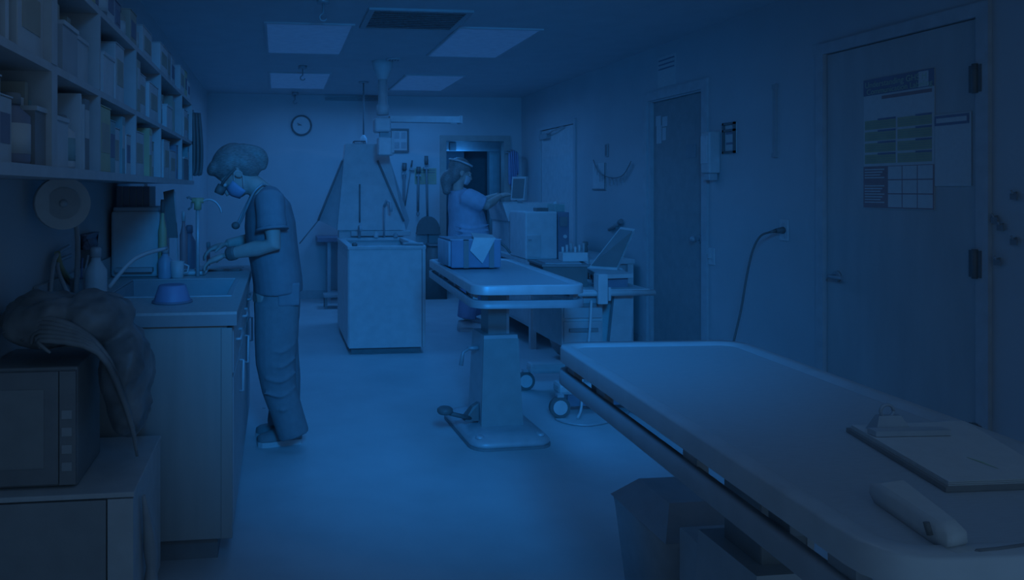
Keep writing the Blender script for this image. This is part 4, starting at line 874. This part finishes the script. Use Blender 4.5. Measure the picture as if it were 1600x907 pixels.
for k in range(7):
    xx = atY(163+k*10.5, 300, 4.1).x; x2 = atY(172+k*10.5, 300, 4.1).x
    if x2 > x1+.03: break
    xx = max(xx, XL+.03)
    if x2-xx < .012: continue
    t = thing('file_folder', f'dark blue file standing in the row above the printer, {BN[k]} from the left', 'file', ((xx+x2)/2, 4.15, pz), 'blue files above the printer')
    link('cover', B(xx, x2, 4.06, 4.25, pz, pz+.105), NAVY, t); link('white_edge', B(x2+.0003, x2+.003, 4.062, 4.25, pz, pz+.105), PAPER, t)
# dark standing folder and yellow bottle etc, beyond sink left
t = thing('standing_folder', 'tall black folder leaning upright beside the printer', 'folder', (-.6, 4.1, ZC))
P = [atY(262, 372, 4.0), atY(277, 372, 4.0), atY(271, 296, 4.0), atY(255, 300, 4.0)]
zf = ZC-P[0].z
link('cover', MB().slab([(p.x, 4.0, max(p.z, ZC)) for p in P], (0, .03, 0)), BLACK, t); link('page_edge', MB().slab([(P[1].x, 4.004, ZC), (P[1].x+.006, 4.004, ZC), (P[2].x+.006, 4.004, P[2].z-.01), (P[2].x, 4.004, P[2].z-.01)], (0, .022, 0)), LGREY, t)
link('holder_foot', B(P[0].x-.02, P[1].x+.03, 3.99, 4.06, ZC, ZC+.012), GREY, t)
def bottle(name, label, x, ybase, ytop, wpx, m, capm, Y):
    b = atY(x, ybase, Y); r = wpx/2*mpp(x, Y); h = atY(x, ytop, Y).z-ZC
    t = thing(name, label, 'bottle', (b.x, Y, ZC)); xx = max(b.x, XL+.025+r)
    link('bottle', MB().lathe((xx, Y, ZC), [(r*.95, 0), (r, .006), (r, h*.6), (r*.45, h*.76), (r*.4, h*.84)], 16), m, t); link('cap', MB().lathe((xx, Y, ZC+h*.83), [(r*.5, 0), (r*.5, h*.13), (r*.4, h*.17)], 12), capm, t); return t
bottle('cleaner_bottle', 'yellow squeeze bottle standing against the black folder', 254, 0, 312, 13, YELLOW, BLACK, 3.93)
bottle('red_bottle', 'small red bottle behind the sink next to the tap', 287, 0, 330, 12, RED, WHITE, 4.2)
bottle('spray_bottle', 'pale blunt spray bottle on the near part of the left counter', 150, 0, 386, 34, OFFW, LGREY, 3.0)
bottle('pump_bottle', 'clear blue handwash bottle beside the sink corner', 258, 0, 388, 22, mat('blue_clear', (.25, .5, .75), .3), GREY, 3.885)
bottle('round_jar', 'dark blue round jar behind the sink beside the red bottle', 296, 0, 352, 22, NAVY, NAVY, 4.3)
t = thing('desk_cup', 'pale cup in front of the black folder', 'cup', (-.55, 3.95, ZC)); q = atY(277, 370, 3.87)
link('cup', MB().lathe((q.x, 3.87, ZC), [(.026, 0), (.03, .01), (.034, .085), (.030, .085), (.026, .02)]), OFFW, t); link('cup_handle', MB().tube([(q.x+.032, 3.87, ZC+.07), (q.x+.055, 3.87, ZC+.06), (q.x+.05, 3.87, ZC+.03), (q.x+.03, 3.87, ZC+.025)], .005), OFFW, t)
# bowl upside down
q = cz_(277, 464); t = thing('plastic_bowl', 'upturned blue plastic bowl on the near edge of the counter', 'bowl', (q.x, 3.1, ZC)); r = .072
link('bowl', MB().lathe((q.x, 3.06, ZC), [(r, 0), (r*.97, .01), (r*.74, .062), (r*.66, .068)], 24), BLUEM, t); link('rim', MB().lathe((q.x, 3.06, ZC), [(r*1.08, 0), (r*1.08, .006), (r, .008)], 24), NAVY, t)
# dark tray on legs, on counter
t = thing('kidney_tray', 'dark blue oblong basin raised at the left end of the counter', 'basin', (-.75, 3.2, ZC))
Yt = 3.4; x0 = atY(42, 0, Yt).x; x1 = atY(137, 0, Yt).x
x0 = -.84; zt_ = atY(90, 367, Yt).z; zb = atY(90, 392, Yt).z
TR = [[(xc_, yc_, z) for xc_, yc_ in ((x0+e, Yt+e), (x1-e, Yt+e), (x1-e, Yt+.22-e), (x0+e, Yt+.22-e))] for e, z in ((.03, zb), (.004, zt_-.008), (0, zt_), (.012, zt_), (.035, zb+.01))]
link('basin', MB().rings(TR), NAVY, t); link('support_box', B(x0+.05, x1-.05, Yt+.04, Yt+.18, ZC, zb), BLACK, t)
for k, (dx, hh) in enumerate(((.06, .05), (.13, .03))):
    if x0+dx+.04 < x1: link('packed_item', B(x0+dx, x0+dx+.05, Yt+.06, Yt+.14, zb+.01, zt_+hh*.6, bev=.006), (BLACK, GREY)[k], t)
# ring lamp / round mirror
t = thing('magnifier_lamp', 'round pale lamp head on an arm under the shelving', 'lamp', (-.6, 2.9, ZC))
Yr = 2.75; c = atY(60, 318, Yr); rr = 45*mpp(60, Yr)
c.x = max(c.x, XL+.02+rr*.9)
link('head', MB().cyl((c.x-.01, Yr+.03, c.z), (c.x+.01, Yr-.01, c.z), rr*.92, n=28), OFFW, t)
link('lens', MB().cyl((c.x+.01, Yr-.01, c.z), (c.x+.012, Yr-.016, c.z), rr*.55, n=24), GREY, t); link('hub', MB().ball((c.x+.012, Yr-.018, c.z), rr*.14), LGREY, t)
link('arm', MB().tube(smooth_path([(c.x, Yr+.03, c.z), (c.x, Yr+.12, c.z+.02), (c.x-.01, Yr+.26, ZC+.25), (c.x-.02, Yr+.27, ZC+.02)]), .010), GREY, t); link('foot', MB().lathe((c.x-.02, Yr+.27, ZC), [(.055, 0), (.07, .012), (.015, .022)]), DARK, t)
# tangle of tubes + dark headset + scissors
for k, (A, Bq, Cq, m_, lab) in enumerate((((20, 470), (58, 405), (100, 385), LGREY, 'thin pale tube arching over the left end of the counter'), ((110, 468), (70, 415), (40, 400), LGREY, 'second pale tube crossing the first on the counter'), ((170, 450), (210, 405), (260, 388), OFFW, 'long pale hose sweeping across the counter to the sink'), ((32, 396), (18, 422), (26, 448), YELLOW, 'yellow curved strap at the left counter end'))):
    Yk = 2.90+.03*k; pts = [atY(*A, Yk), atY(*Bq, Yk+.06), atY(*Cq, Yk+.25)]
    pts = [Vector((max(p.x, XL+.03), p.y, max(p.z, ZC+.008))) for p in pts]
    tag(link(('rubber_tube', 'rubber_tube', 'flexible_hose', 'yellow_strap')[k], MB().tube(smooth_path(pts, 6), .012 if k == 3 else .008), m_), lab, ('tube', 'tube', 'hose', 'strap')[k])
t = thing('grooming_clipper', 'black clipper lying on the near counter left of the bowl', 'clipper', (-.62, 2.95, ZC))
q = cz_(155, 460); link('handle', MB().tube([(q.x-.02, 2.86, ZC+.012), (q.x+.04, 2.88, ZC+.022), (q.x+.09, 2.9, ZC+.016)], [.012, .016, .010]), BLACK, t); link('blade', MB().box(q.x+.085, q.x+.125, 2.885, 2.915, ZC, ZC+.012), STEELD, t)
link('cord', MB().tube(smooth_path([(q.x-.02, 2.86, ZC+.01), (q.x-.04, 2.84, ZC+.006), (q.x-.05, 2.83, ZC+.006)]), .005), BLACK, t)
t = thing('comb', 'dark comb lying on the counter between clipper and bowl', 'comb', (-.5, 2.93, ZC)); q = cz_(178, 462)
link('spine', B(q.x, q.x+.12, 2.905, 2.917, ZC, ZC+.006), DARK, t)
for k in range(14): link('tooth', B(q.x+.004+k*.0083, q.x+.007+k*.0083, 2.917, 2.94, ZC, ZC+.004), DARK, t)
t = thing('paper_cup', 'grey cup with tools at the left end of the counter', 'cup', (-.75, 3.1, ZC)); 
link('cup', MB().lathe((-.77, 3.12, ZC), [(.03, 0), (.04, .09), (.036, .09), (.028, .01)]), GREY, t)
for k in range(4): link('tool_handle', MB().tube([(-.77, 3.12, ZC+.02), (-.78+.02*k, 3.11+.008*k, ZC+.16+.01*k)], .004), (STEELD, BLUEM, WHITE, DARK)[k], t)
# papers and pads beside the person's hands
t = thing('paper_stack', 'loose stack of white papers at the far end of the counter', 'papers', (-.4, 4.3, ZC))
for k in range(3): link('sheet', MB().rot(.12*k-.1, (-.3, 4.3, 0)).box(-.46, -.2, 4.2, 4.4, ZC+.001+.003*k, ZC+.003+.003*k), PAPER, t)
t = thing('instrument_dish', 'shallow white instrument dish between the hands and the cup', 'dish', (-.45, 4.05, ZC))
link('dish', MB().rings([[(p[0], p[1], ZC+z) for p in rrect(-.5-e, -.36+e, 3.98-e, 4.1+e, .02)] for e, z in ((-.01, .001), (0, .022), (-.004, .022), (-.014, .006))]), WHITE, t)
for k in range(2): link('instrument', MB().tube([(-.48, 4.0+.04*k, ZC+.02), (-.38, 4.02+.04*k, ZC+.026)], .004), STEELD, t)
t = thing('red_marker', 'small red capped tube standing near the hands', 'tube', (-.37, 4.32, ZC)); q = atY(324, 395, 4.36)
link('barrel', MB().cyl((q.x, 4.42, ZC), (q.x, 4.42, ZC+.11), .010, n=12), RED, t); link('cap', MB().cyl((q.x, 4.42, ZC+.11), (q.x, 4.42, ZC+.14), .011, n=12), DARK, t)
# wall backing board behind the sink (splash tiles not visible) and white wall paper
tag(link('wall_chart', MB().box(XL, XL+.006, 4.7, 5.0, 1.05, 1.33).box(XL+.006, XL+.008, 4.72, 4.98, 1.28, 1.31), PAPER), 'pale sheet on the left wall past the sink', 'notice')

# ================================================================== left foreground: low cabinet, microwave, black bag, carton
t = thing('low_cabinet', 'low white storage cabinet in the left foreground under the microwave', 'cabinet', (-.63, 2.5, 0))
lx0, lx1, ly0, ly1, lz = XL+.004, -.41, 2.25, 2.76, .488
link('body', B(lx0, lx1, ly0+.018, ly1, .03, lz-.015), OFFW, t); link('top', B(lx0, lx1+.003, ly0, ly1, lz-.015, lz, bev=.003), OFFW, t)
link('door', B(lx0+.005, lx1-.075, ly0, ly0+.018, .05, lz-.02, bev=.003), mat('dark_door_laminate', (.26, .28, .31), .6), t)
link('plinth', B(lx0+.02, lx1-.02, ly0+.04, ly1-.02, 0, .03), DARK, t)
link('side_stile', B(lx1-.07, lx1, ly0, ly0+.018, .03, lz-.018), OFFW, t)
sc_ = MB(); sc_.tube(smooth_path([(lx1+.012, ly0+.1, lz-.05), (lx1+.024, ly0+.14, lz-.2), (lx1+.025, ly0+.16, lz-.32), (lx1+.02, ly0+.12, lz-.42)]), [.006, .008, .012, .016, .02, .022, .02, .016, .02, .022, .016, .01, .006])
tag(link('hanging_cloth', sc_, GREY), 'crumpled grey cloth hanging at the side of the low white cabinet', 'cloth')
t = thing('microwave', 'black microwave on the low cabinet under the black bag', 'microwave', (-.7, 2.45, lz))
mx0, mx1, my0, my1, mz0, mz1 = XL+.006, -.578, 2.30, 2.60, lz+.001, .835
link('housing', B(mx0, mx1, my0+.015, my1, mz0, mz1, bev=.006), mat('dark_housing', (.05, .06, .07), .5), t); link('door', B(mx0, mx1-.05, my0, my0+.015, mz0+.01, mz1-.01, bev=.004), DARK, t)
link('control_panel', B(mx1-.047, mx1-.002, my0, my0+.015, mz0+.01, mz1-.01), DARK, t); link('window', B(mx0+.03, mx1-.09, my0-.002, my0, mz0+.06, mz1-.06), mat('smoked_window', (.22, .22, .22), .5), t)
for i in range(4): link('button', B(mx1-.04, mx1-.012, my0-.003, my0, mz0+.05+i*.05, mz0+.075+i*.05), GREY, t)
# black bag: folded plastic
def blob(spec, seed, vox, amp):
    m = MB()
    for c, r in spec: m.ball(c, *r, n=28, m=18)
    rg = random.Random(seed)
    ph = [(Vector((rg.uniform(-1, 1), rg.uniform(-1, 1), rg.uniform(-1, 1))).normalized(), rg.uniform(22, 70), rg.uniform(0, 6)) for _ in range(10)]
    for q in m.bm.verts:
        s = sum(abs(math.sin(d.dot(q.co)*f+o)) for d, f, o in ph)/10
        q.co += Vector((q.co.x+.63, q.co.y-2.5, q.co.z-.8)).normalized()*amp*(s-.63)*2
    return m
t = thing('black_bag', 'shiny black plastic bag slumped over the microwave', 'bag', (-.62, 2.45, .5))
bg_ = blob([((-.70, 2.45, .95), (.135, .14, .085)), ((-.57, 2.47, .95), (.12, .14, .085)), ((-.47, 2.47, .79), (.08, .13, .14)), ((-.46, 2.46, .69), (.065, .10, .11))], 5, 0, .035)
bag = link('bag_body', bg_, BAG, t, voxel=.008, smooth=2)
for k in range(6):
    z0 = .985-.012*k; pts = [(-.80+.03*k, 2.36-.012*k, .93-.01*k), (-.68, 2.325-.004*k, z0-.01), (-.57+.01*k, 2.33-.003*k, z0-.05), (-.49+.01*k, 2.335, .84-.03*k), (-.44+.004*k, 2.37, .70-.03*k)]
    link('fold', MB().tube(smooth_path(pts), [.004+.006*math.sin(PI*i/16) for i in range(17)]), BAG, t)

# ================================================================== people
def Rm(pitch): return Matrix.Rotation(pitch, 3, 'Y')
def head_parts(c, R, fx):
    "fx=-1 faces -X, +1 faces +X; R tilts about Y. Returns function local->world"
    c = Vector(c)
    return lambda x, y, z: c+R @ Vector((x*fx*-1*-1, y, z))
def build_head(m, c, R, f):
    T = lambda x, y, z: Vector(c)+R @ Vector((x*f, y, z))
    m.ball(T(-.012, 0, .03), .098, .076, .098, R=R); m.ball(T(.03, 0, -.045), .068, .062, .075, R=R)
    m.ball(T(.058, 0, -.085), .035, .035, .028, R=R)                                 # chin
    m.tube([T(.085, 0, .01), T(.103, 0, -.02), T(.112, 0, -.038), T(.092, 0, -.046)], [.012, .013, .017, .013])   # nose
    for s in (-1, 1):
        m.ball(T(-.005, s*.078, -.012), .022, .010, .033, R=R, n=10, m=7)
        m.ball(T(.082, s*.033, .012), .018, .022, .010, R=R, n=8, m=6)              # brow
    m.tube([T(.083, -.025, -.068), T(.095, 0, -.067), T(.083, .025, -.068)], .008)   # lips
    return T
def hand(m, wrist, d, up, side, curl=.5, size=1.0):
    "palm from wrist along d; up = back of the hand; side = towards the thumb"
    d, up, side = d.normalized(), up.normalized(), side.normalized(); w = Vector(wrist); s = size
    pc = w+d*.05*s
    R = Matrix((d, side, up)).transposed()
    m.ball(pc, .055*s, .042*s, .018*s, R=R, n=12, m=8)
    for k, (off, L) in enumerate(((.030, .072), (.011, .080), (-.009, .074), (-.027, .058))):
        b = w+d*.085*s+side*off*s; L *= s; a1, a2, a3 = curl*.5, curl*1.1, curl*1.7
        dd = lambda a: d*math.cos(a)-up*math.sin(a)
        p1 = b+dd(a1)*L*.42; p2 = p1+dd(a2)*L*.33; p3 = p2+dd(a3)*L*.25
        m.tube([b-d*.03*s, b, p1, p2, p3], [.0095*s, .0095*s, .009*s, .0082*s, .006*s], 8)
    b = w+d*.025*s+side*.028*s; p1 = b+(side*.75+d*.6-up*.2).normalized()*.038*s; p2 = p1+(d*.85+side*.25-up*.4).normalized()*.033*s
    m.tube([b-side*.015*s, b, p1, p2], [.012*s, .012*s, .0105*s, .0075*s], 8)

# ---- person at the sink: facing left (-X), left side to the camera
PY = 4.08
def W(x, y, dy=0.0): return atY(x, y, PY+dy)
def WP(x, y, dy=0.0):      # same X,Z as on the mid plane, shifted sideways
    p = atY(x, y, PY); return Vector((p.x, PY+dy, p.z))
t = thing('person', 'person in navy scrub top and dark trousers bent over the sink counter', 'person', (WP(440, 0).x, PY, 0))
Rh = Rm(-math.radians(50)); HC = WP(368, 270)
b = MB()
T1 = build_head(b, HC, Rh, -1)
b.limb([(WP(378, 276), .05, .052), (WP(394, 287), .053, .055), (WP(412, 304), .062, .07), (WP(420, 320), .07, .10)])                     # neck
b.limb([(WP(413, 303), .06, .12), (WP(418, 325), .095, .165), (WP(420, 360), .115, .15), (WP(424, 400), .115, .13), (WP(430, 440), .115, .15), (WP(431, 470), .12, .155)], 20)
for s in (-1, 1):
    b.limb([(WP(429, 455, s*.075), .10, .075), (WP(431, 520, s*.08), .085, .075), (WP(437+3*s, 585, s*.085), .062, .06), (WP(447-3*s, 640, s*.09), .05, .05), (WP(452-6*s, 670, s*.09), .042, .042)])
# arms: near (s=-1) and far (s=1)
arms = {}
for s, sh, el, wr in ((-1, (422, 316), (428, 378), (356, 395)), (1, (416, 318), (412, 376), (352, 384))):
    A, E, Wp = WP(*sh, s*.185), WP(*el, s*.225), WP(*wr, s*.13)
    b.limb([(A+Vector((.0, -s*.05, .02)), .05, .05), (A, .052, .052), (A.lerp(E, .5), .044, .044), (E, .042, .042), (E.lerp(Wp, .35), .041, .041), (E.lerp(Wp, .75), .031, .031), (Wp, .026, .03)], 14)
    dd = (Wp-E).normalized(); hd_ = Vector((dd.x, dd.y*.4, dd.z-.18)); up = Vector((hd_.z, 0, -hd_.x)); up = up if up.z > 0 else -up
    hand(b, Wp+dd*.005, hd_, up, Vector((0, -s, 0))-hd_.normalized()*Vector((0, -s, 0)).dot(hd_.normalized()), .75)
    arms[s] = (A, E, Wp)
body = link('body', b, SKIN, t, voxel=.0065, smooth=3)
for s in (-1, 1): link('eye', MB().ball(T1(.084, s*.031, -.002), .011), WHITE, body)
# scrub top
m = MB()
m.limb([(WP(409, 300), .072, .085), (WP(413, 308), .085, .15), (WP(419, 325), .120, .195), (WP(422, 350), .134, .19), (WP(425, 380), .134, .18), (WP(430, 410), .130, .178), (WP(434, 438), .130, .185), (WP(435, 456), .130, .185)], 24)
for s in (-1, 1):
    A, E, Wp = arms[s]; e2 = A.lerp(E, .62)
    m.limb([(A+Vector((0, -s*.09, .03)), .06, .06), (A+Vector((0, -s*.02, .015)), .078, .07), (A.lerp(E, .3), .074, .07), (e2, .080, .074)], 16)
link('scrub_top', m, SCRUB, t, voxel=.009, smooth=4)
A, E, Wp = arms[-1]; e2 = A.lerp(E, .60); e3 = A.lerp(E, .66)
link('sleeve_hem', MB().limb([(e2, .082, .076), (e3, .084, .078)], 18), mat('dark_navy_cloth', (.04, .07, .15), .9), t)
q = WP(452, 452, -.165); link('hip_pocket', MB().hexa([(q.x-.06, q.y-.012, q.z-.07), (q.x+.05, q.y+.02, q.z-.07), (q.x+.05, q.y+.05, q.z-.07), (q.x-.06, q.y+.04, q.z-.07), (q.x-.065, q.y-.008, q.z+.05), (q.x+.055, q.y+.025, q.z+.05), (q.x+.055, q.y+.05, q.z+.05), (q.x-.065, q.y+.04, q.z+.05)]), SCRUB, t, voxel=.008, smooth=5)
# trousers
m = MB()
m.limb([(WP(433, 448), .118, .165), (WP(433, 475), .122, .172), (WP(433, 500), .118, .165)], 22)
for s in (-1, 1):
    m.limb([(WP(433, 470, s*.08), .118, .088), (WP(432, 520, s*.085), .114, .09), (WP(434+3*s, 560, s*.088), .104, .086), (WP(440+4*s, 600, s*.09), .090, .08), (WP(447-2*s, 640, s*.092), .083, .075), (WP(450-9*s, 672, s*.095), .082, .07)], 18)
    for k in range(5):
        z = 530+k*22; m.tube(smooth_path([WP(418-2*k, z+6, s*.16), WP(440, z+10, s*.18), WP(462, z-2, s*.13)]), .0055)
link('trousers', m, JEAN, t, voxel=.009, smooth=4)
def shoe(par, heel, toe, m_, sole=WHITE, h=.085, wd=.045):
    heel, toe = Vector(heel), Vector(toe); d = (toe-heel); d.z = 0; L = d.length; d.normalize(); sd = Vector((-d.y, d.x, 0))
    prof = [(0, .7, .6), (.04, .95, .95), (.2, 1, 1), (.4, .98, .95), (.55, 1.0, .75), (.75, 1.12, .55), (.92, 1.0, .45), (1.0, .55, .3)]
    u = MB(); R = []
    for f, w_, hh in prof:
        c = heel+d*L*f; R.append([Vector((c.x, c.y, .022))+sd*wd*w_*math.cos(a)+Vector((0, 0, max(0, h*hh*math.sin(a)))) for a in [PI*k/10 for k in range(11)]])
    u.rings(R); o = link('shoe', u, m_, par)
    so = MB(); out = [heel+d*L*f+sd*wd*w_*1.06 for f, w_, _ in prof]+[heel+d*L*f-sd*wd*w_*1.06 for f, w_, _ in prof[::-1]]
    so.prism([(p.x, p.y) for p in out], 0, .026); link('sole', so, sole, o); return o
f1 = atZ(470, 690, .0); f2 = atZ(402, 697, .0); shoe(t, (f1.x, f1.y, 0), (f2.x, f2.y+.0, 0), DARK)
f1 = atZ(466, 657, .0); f2 = atZ(402, 663, .0); shoe(t, (f1.x, 4.22, 0), (f2.x, 4.24, 0), DARK)
# hair: cap plus tied bun and back
m = MB(); 
m.ball(T1(-.025, 0, .055), .112, .090, .092, R=Rh); m.ball(T1(-.065, 0, .0), .075, .085, .10, R=Rh)
m.ball(T1(.045, 0, .098), .055, .07, .035, R=Rh)
m.tube(smooth_path([T1(-.11, 0, .06), WP(400, 240), WP(409, 250), WP(410, 266)]), [.035, .036, .038, .04, .042, .043, .042, .04, .038, .034, .028, .022, .015], 10)
link('hair', m, HAIR, t, voxel=.008, smooth=3)
link('hair_tie', MB().ball(WP(388, 236), .022, .03, .022), BLACK, t)
# mask
m = MB(); R_ = []
for i in range(7):
    z = -.105+.085*i/6; R_.append([T1(.03+.082*math.cos(a)*(1-.25*abs(i-3.5)/3.5), .078*math.sin(a), z) for a in [-1.45+2.9*k/12 for k in range(13)]])
m.rings(R_, close=False, cap=False); mk = link('face_mask', m, MASKM, t); sd_ = mk.modifiers.new('thickness', 'SOLIDIFY'); sd_.thickness = .004
for s in (-1, 1): link('ear_loop', MB().tube(smooth_path([T1(.04, s*.078, -.03), T1(.0, s*.088, -.0), T1(-.022, s*.088, -.03), T1(.03, s*.08, -.085)]), .002), WHITE, mk)
# head loupe goggles
m = MB()
for s in (-1, 1): m.tube([T1(.095, s*.035, .005), T1(.125, s*.033, .0), T1(.14, s*.032, -.004)], [.026, .025, .022], 12)
m.tube(smooth_path([T1(-.02, -.088, .01), T1(.06, -.075, .014), T1(.10, -.04, .01), T1(.105, 0, .008), T1(.10, .04, .01), T1(.06, .075, .014), T1(-.02, .088, .01)]), .007)
link('loupe_glasses', m, BLACK, t)
# stethoscope
ps = [WP(411, 288, -.09), WP(398, 300, -.10), WP(386, 325, -.08), WP(377, 345, -.05), WP(372, 352, -.04)]
st = MB().tube(smooth_path(ps), .007); st.tube(smooth_path([WP(411, 288, .09), WP(396, 300, .08), WP(383, 325, .0), WP(374, 345, -.03), WP(371, 352, -.04)]), .007); st.tube(smooth_path([WP(411, 288, -.09), WP(418, 292, -.03), WP(418, 292, .03), WP(411, 288, .09)]), .007)
sto = link('stethoscope', st, STEELD, t); link('chest_piece', MB().ball(WP(369, 352, -.045), .022, .026, .02), BLACK, sto)
# watch
A, E, Wp = arms[-1]; d_ = (E-Wp).normalized(); link('wrist_watch', MB().limb([(Wp+d_*.012, .033, .036), (Wp+d_*.022, .036, .038), (Wp+d_*.045, .036, .038), (Wp+d_*.055, .034, .037)], 16), BLACK, t)

# ---- person at the workstation: facing right (+X)
PY = 7.25
t = thing('person', 'person in pale blue scrubs and mask reaching to the keyboard by the doorway', 'person', (WP(735, 0).x, PY, 0))
Rh = Rm(math.radians(14)); HC = WP(720, 270)
b = MB(); T2 = build_head(b, HC, Rh, 1)
b.limb([(WP(716, 280), .05, .052), (WP(715, 293), .055, .058), (WP(716, 303), .062, .09)])
b.limb([(WP(717, 300), .06, .12), (WP(722, 315), .10, .17), (WP(730, 345), .13, .15), (WP(733, 380), .14, .16), (WP(735, 400), .14, .165)], 20)
for s in (-1, 1): b.limb([(WP(735, 395, s*.08), .10, .08), (WP(735, 440, s*.085), .075, .07), (WP(735+6*s, 475, s*.09), .055, .055), (WP(733+8*s, 497, s*.09), .045, .045)])
arms = {}
for s, sh, el, wr in ((-1, (722, 308), (752, 321), (780, 307)), (1, (724, 306), (754, 318), (783, 305))):
    A, E, Wp = WP(*sh, s*.18), WP(*el, s*.20), WP(*wr, s*.05+.02)
    b.limb([(A+Vector((0, -s*.05, .02)), .05, .05), (A, .054, .054), (A.lerp(E, .5), .048, .048), (E, .043, .043), (E.lerp(Wp, .4), .040, .040), (Wp, .027, .03)], 14)
    dd = (Wp-E).normalized(); hd_ = Vector((dd.x, dd.y*.3, dd.z)); up = Vector((-hd_.z, 0, hd_.x)); up = up if up.z > 0 else -up
    hand(b, Wp, Vector((hd_.x, hd_.y, hd_.z*.3)), Vector((0, 0, 1)), Vector((0, -s, 0)), .2); arms[s] = (A, E, Wp)
body = link('body', b, SKIN, t, voxel=.0075, smooth=3)
for s in (-1, 1): link('eye', MB().ball(T2(.084, s*.031, -.002), .011), WHITE, body)
m = MB()
m.limb([(WP(716, 297), .075, .10), (WP(717, 303), .10, .16), (WP(722, 318), .14, .205), (WP(729, 340), .175, .20), (WP(732, 365), .20, .20), (WP(734, 395), .205, .21), (WP(735, 418), .205, .21)], 24)
for s in (-1, 1):
    A, E, Wp = arms[s]; e2 = A.lerp(E, .85)
    m.limb([(A+Vector((-.01, -s*.09, .02)), .07, .06), (A, .095, .085), (A.lerp(E, .4), .092, .085), (e2, .078, .075)], 16)
for k in range(4):
    m.tube(smooth_path([WP(705, 352+k*7, -.17), WP(728, 356+k*6, -.205), WP(758, 350+k*8, -.14)]), .010)
link('scrub_top', m, GOWN, t, voxel=.011, smooth=4)
m = MB(); m.limb([(WP(735, 405), .17, .185), (WP(735, 425), .17, .185)], 20)
for s in (-1, 1): m.limb([(WP(735, 415, s*.085), .125, .09), (WP(735+4*s, 455, s*.09), .10, .085), (WP(734+9*s, 495, s*.095), .09, .08)], 16)
link('trousers', m, mat('blue_trousers', (.2, .36, .8), .9), t, voxel=.011, smooth=4)
for s in (-1, 1):
    x = WP(735+9*s, 0).x; shoe(t, (x-.09, PY+s*.095, 0), (x+.17, PY+s*.095, 0), WHITE, OFFW)
m = MB(); m.ball(T2(-.025, 0, .05), .112, .09, .095, R=Rh); m.ball(T2(-.06, 0, -.02), .075, .088, .11, R=Rh)
m.tube(smooth_path([T2(-.1, 0, -.03), T2(-.12, 0, -.1), T2(-.10, 0, -.17), T2(-.09, -.02, -.24)]), [.05, .055, .058, .06, .06, .058, .055, .052, .05, .045, .04, .035, .02], 10)
link('hair', m, HAIR, t, voxel=.009, smooth=3)
m = MB(); m.tube(smooth_path([T2(.085, -.03, .085), T2(.02, -.085, .09), T2(-.06, -.082, .10), T2(-.13, -.03, .10), T2(-.13, .03, .10), T2(-.06, .082, .10), T2(.02, .085, .09), T2(.085, .03, .085), T2(.085, -.03, .085)]), .010)
link('headband', m, WHITE, t)
m = MB(); R_ = []
for i in range(7):
    z = -.105+.085*i/6; R_.append([T2(.03+.082*math.cos(a)*(1-.25*abs(i-3.5)/3.5), .078*math.sin(a), z) for a in [-1.45+2.9*k/12 for k in range(13)]])
m.rings(R_, close=False, cap=False); mk = link('face_mask', m, mat('pale_mask', (.7, .82, .95), .9), t); sd_ = mk.modifiers.new('thickness', 'SOLIDIFY'); sd_.thickness = .004
for o in bpy.data.objects:
    if '_loc' in o: del o['_loc']
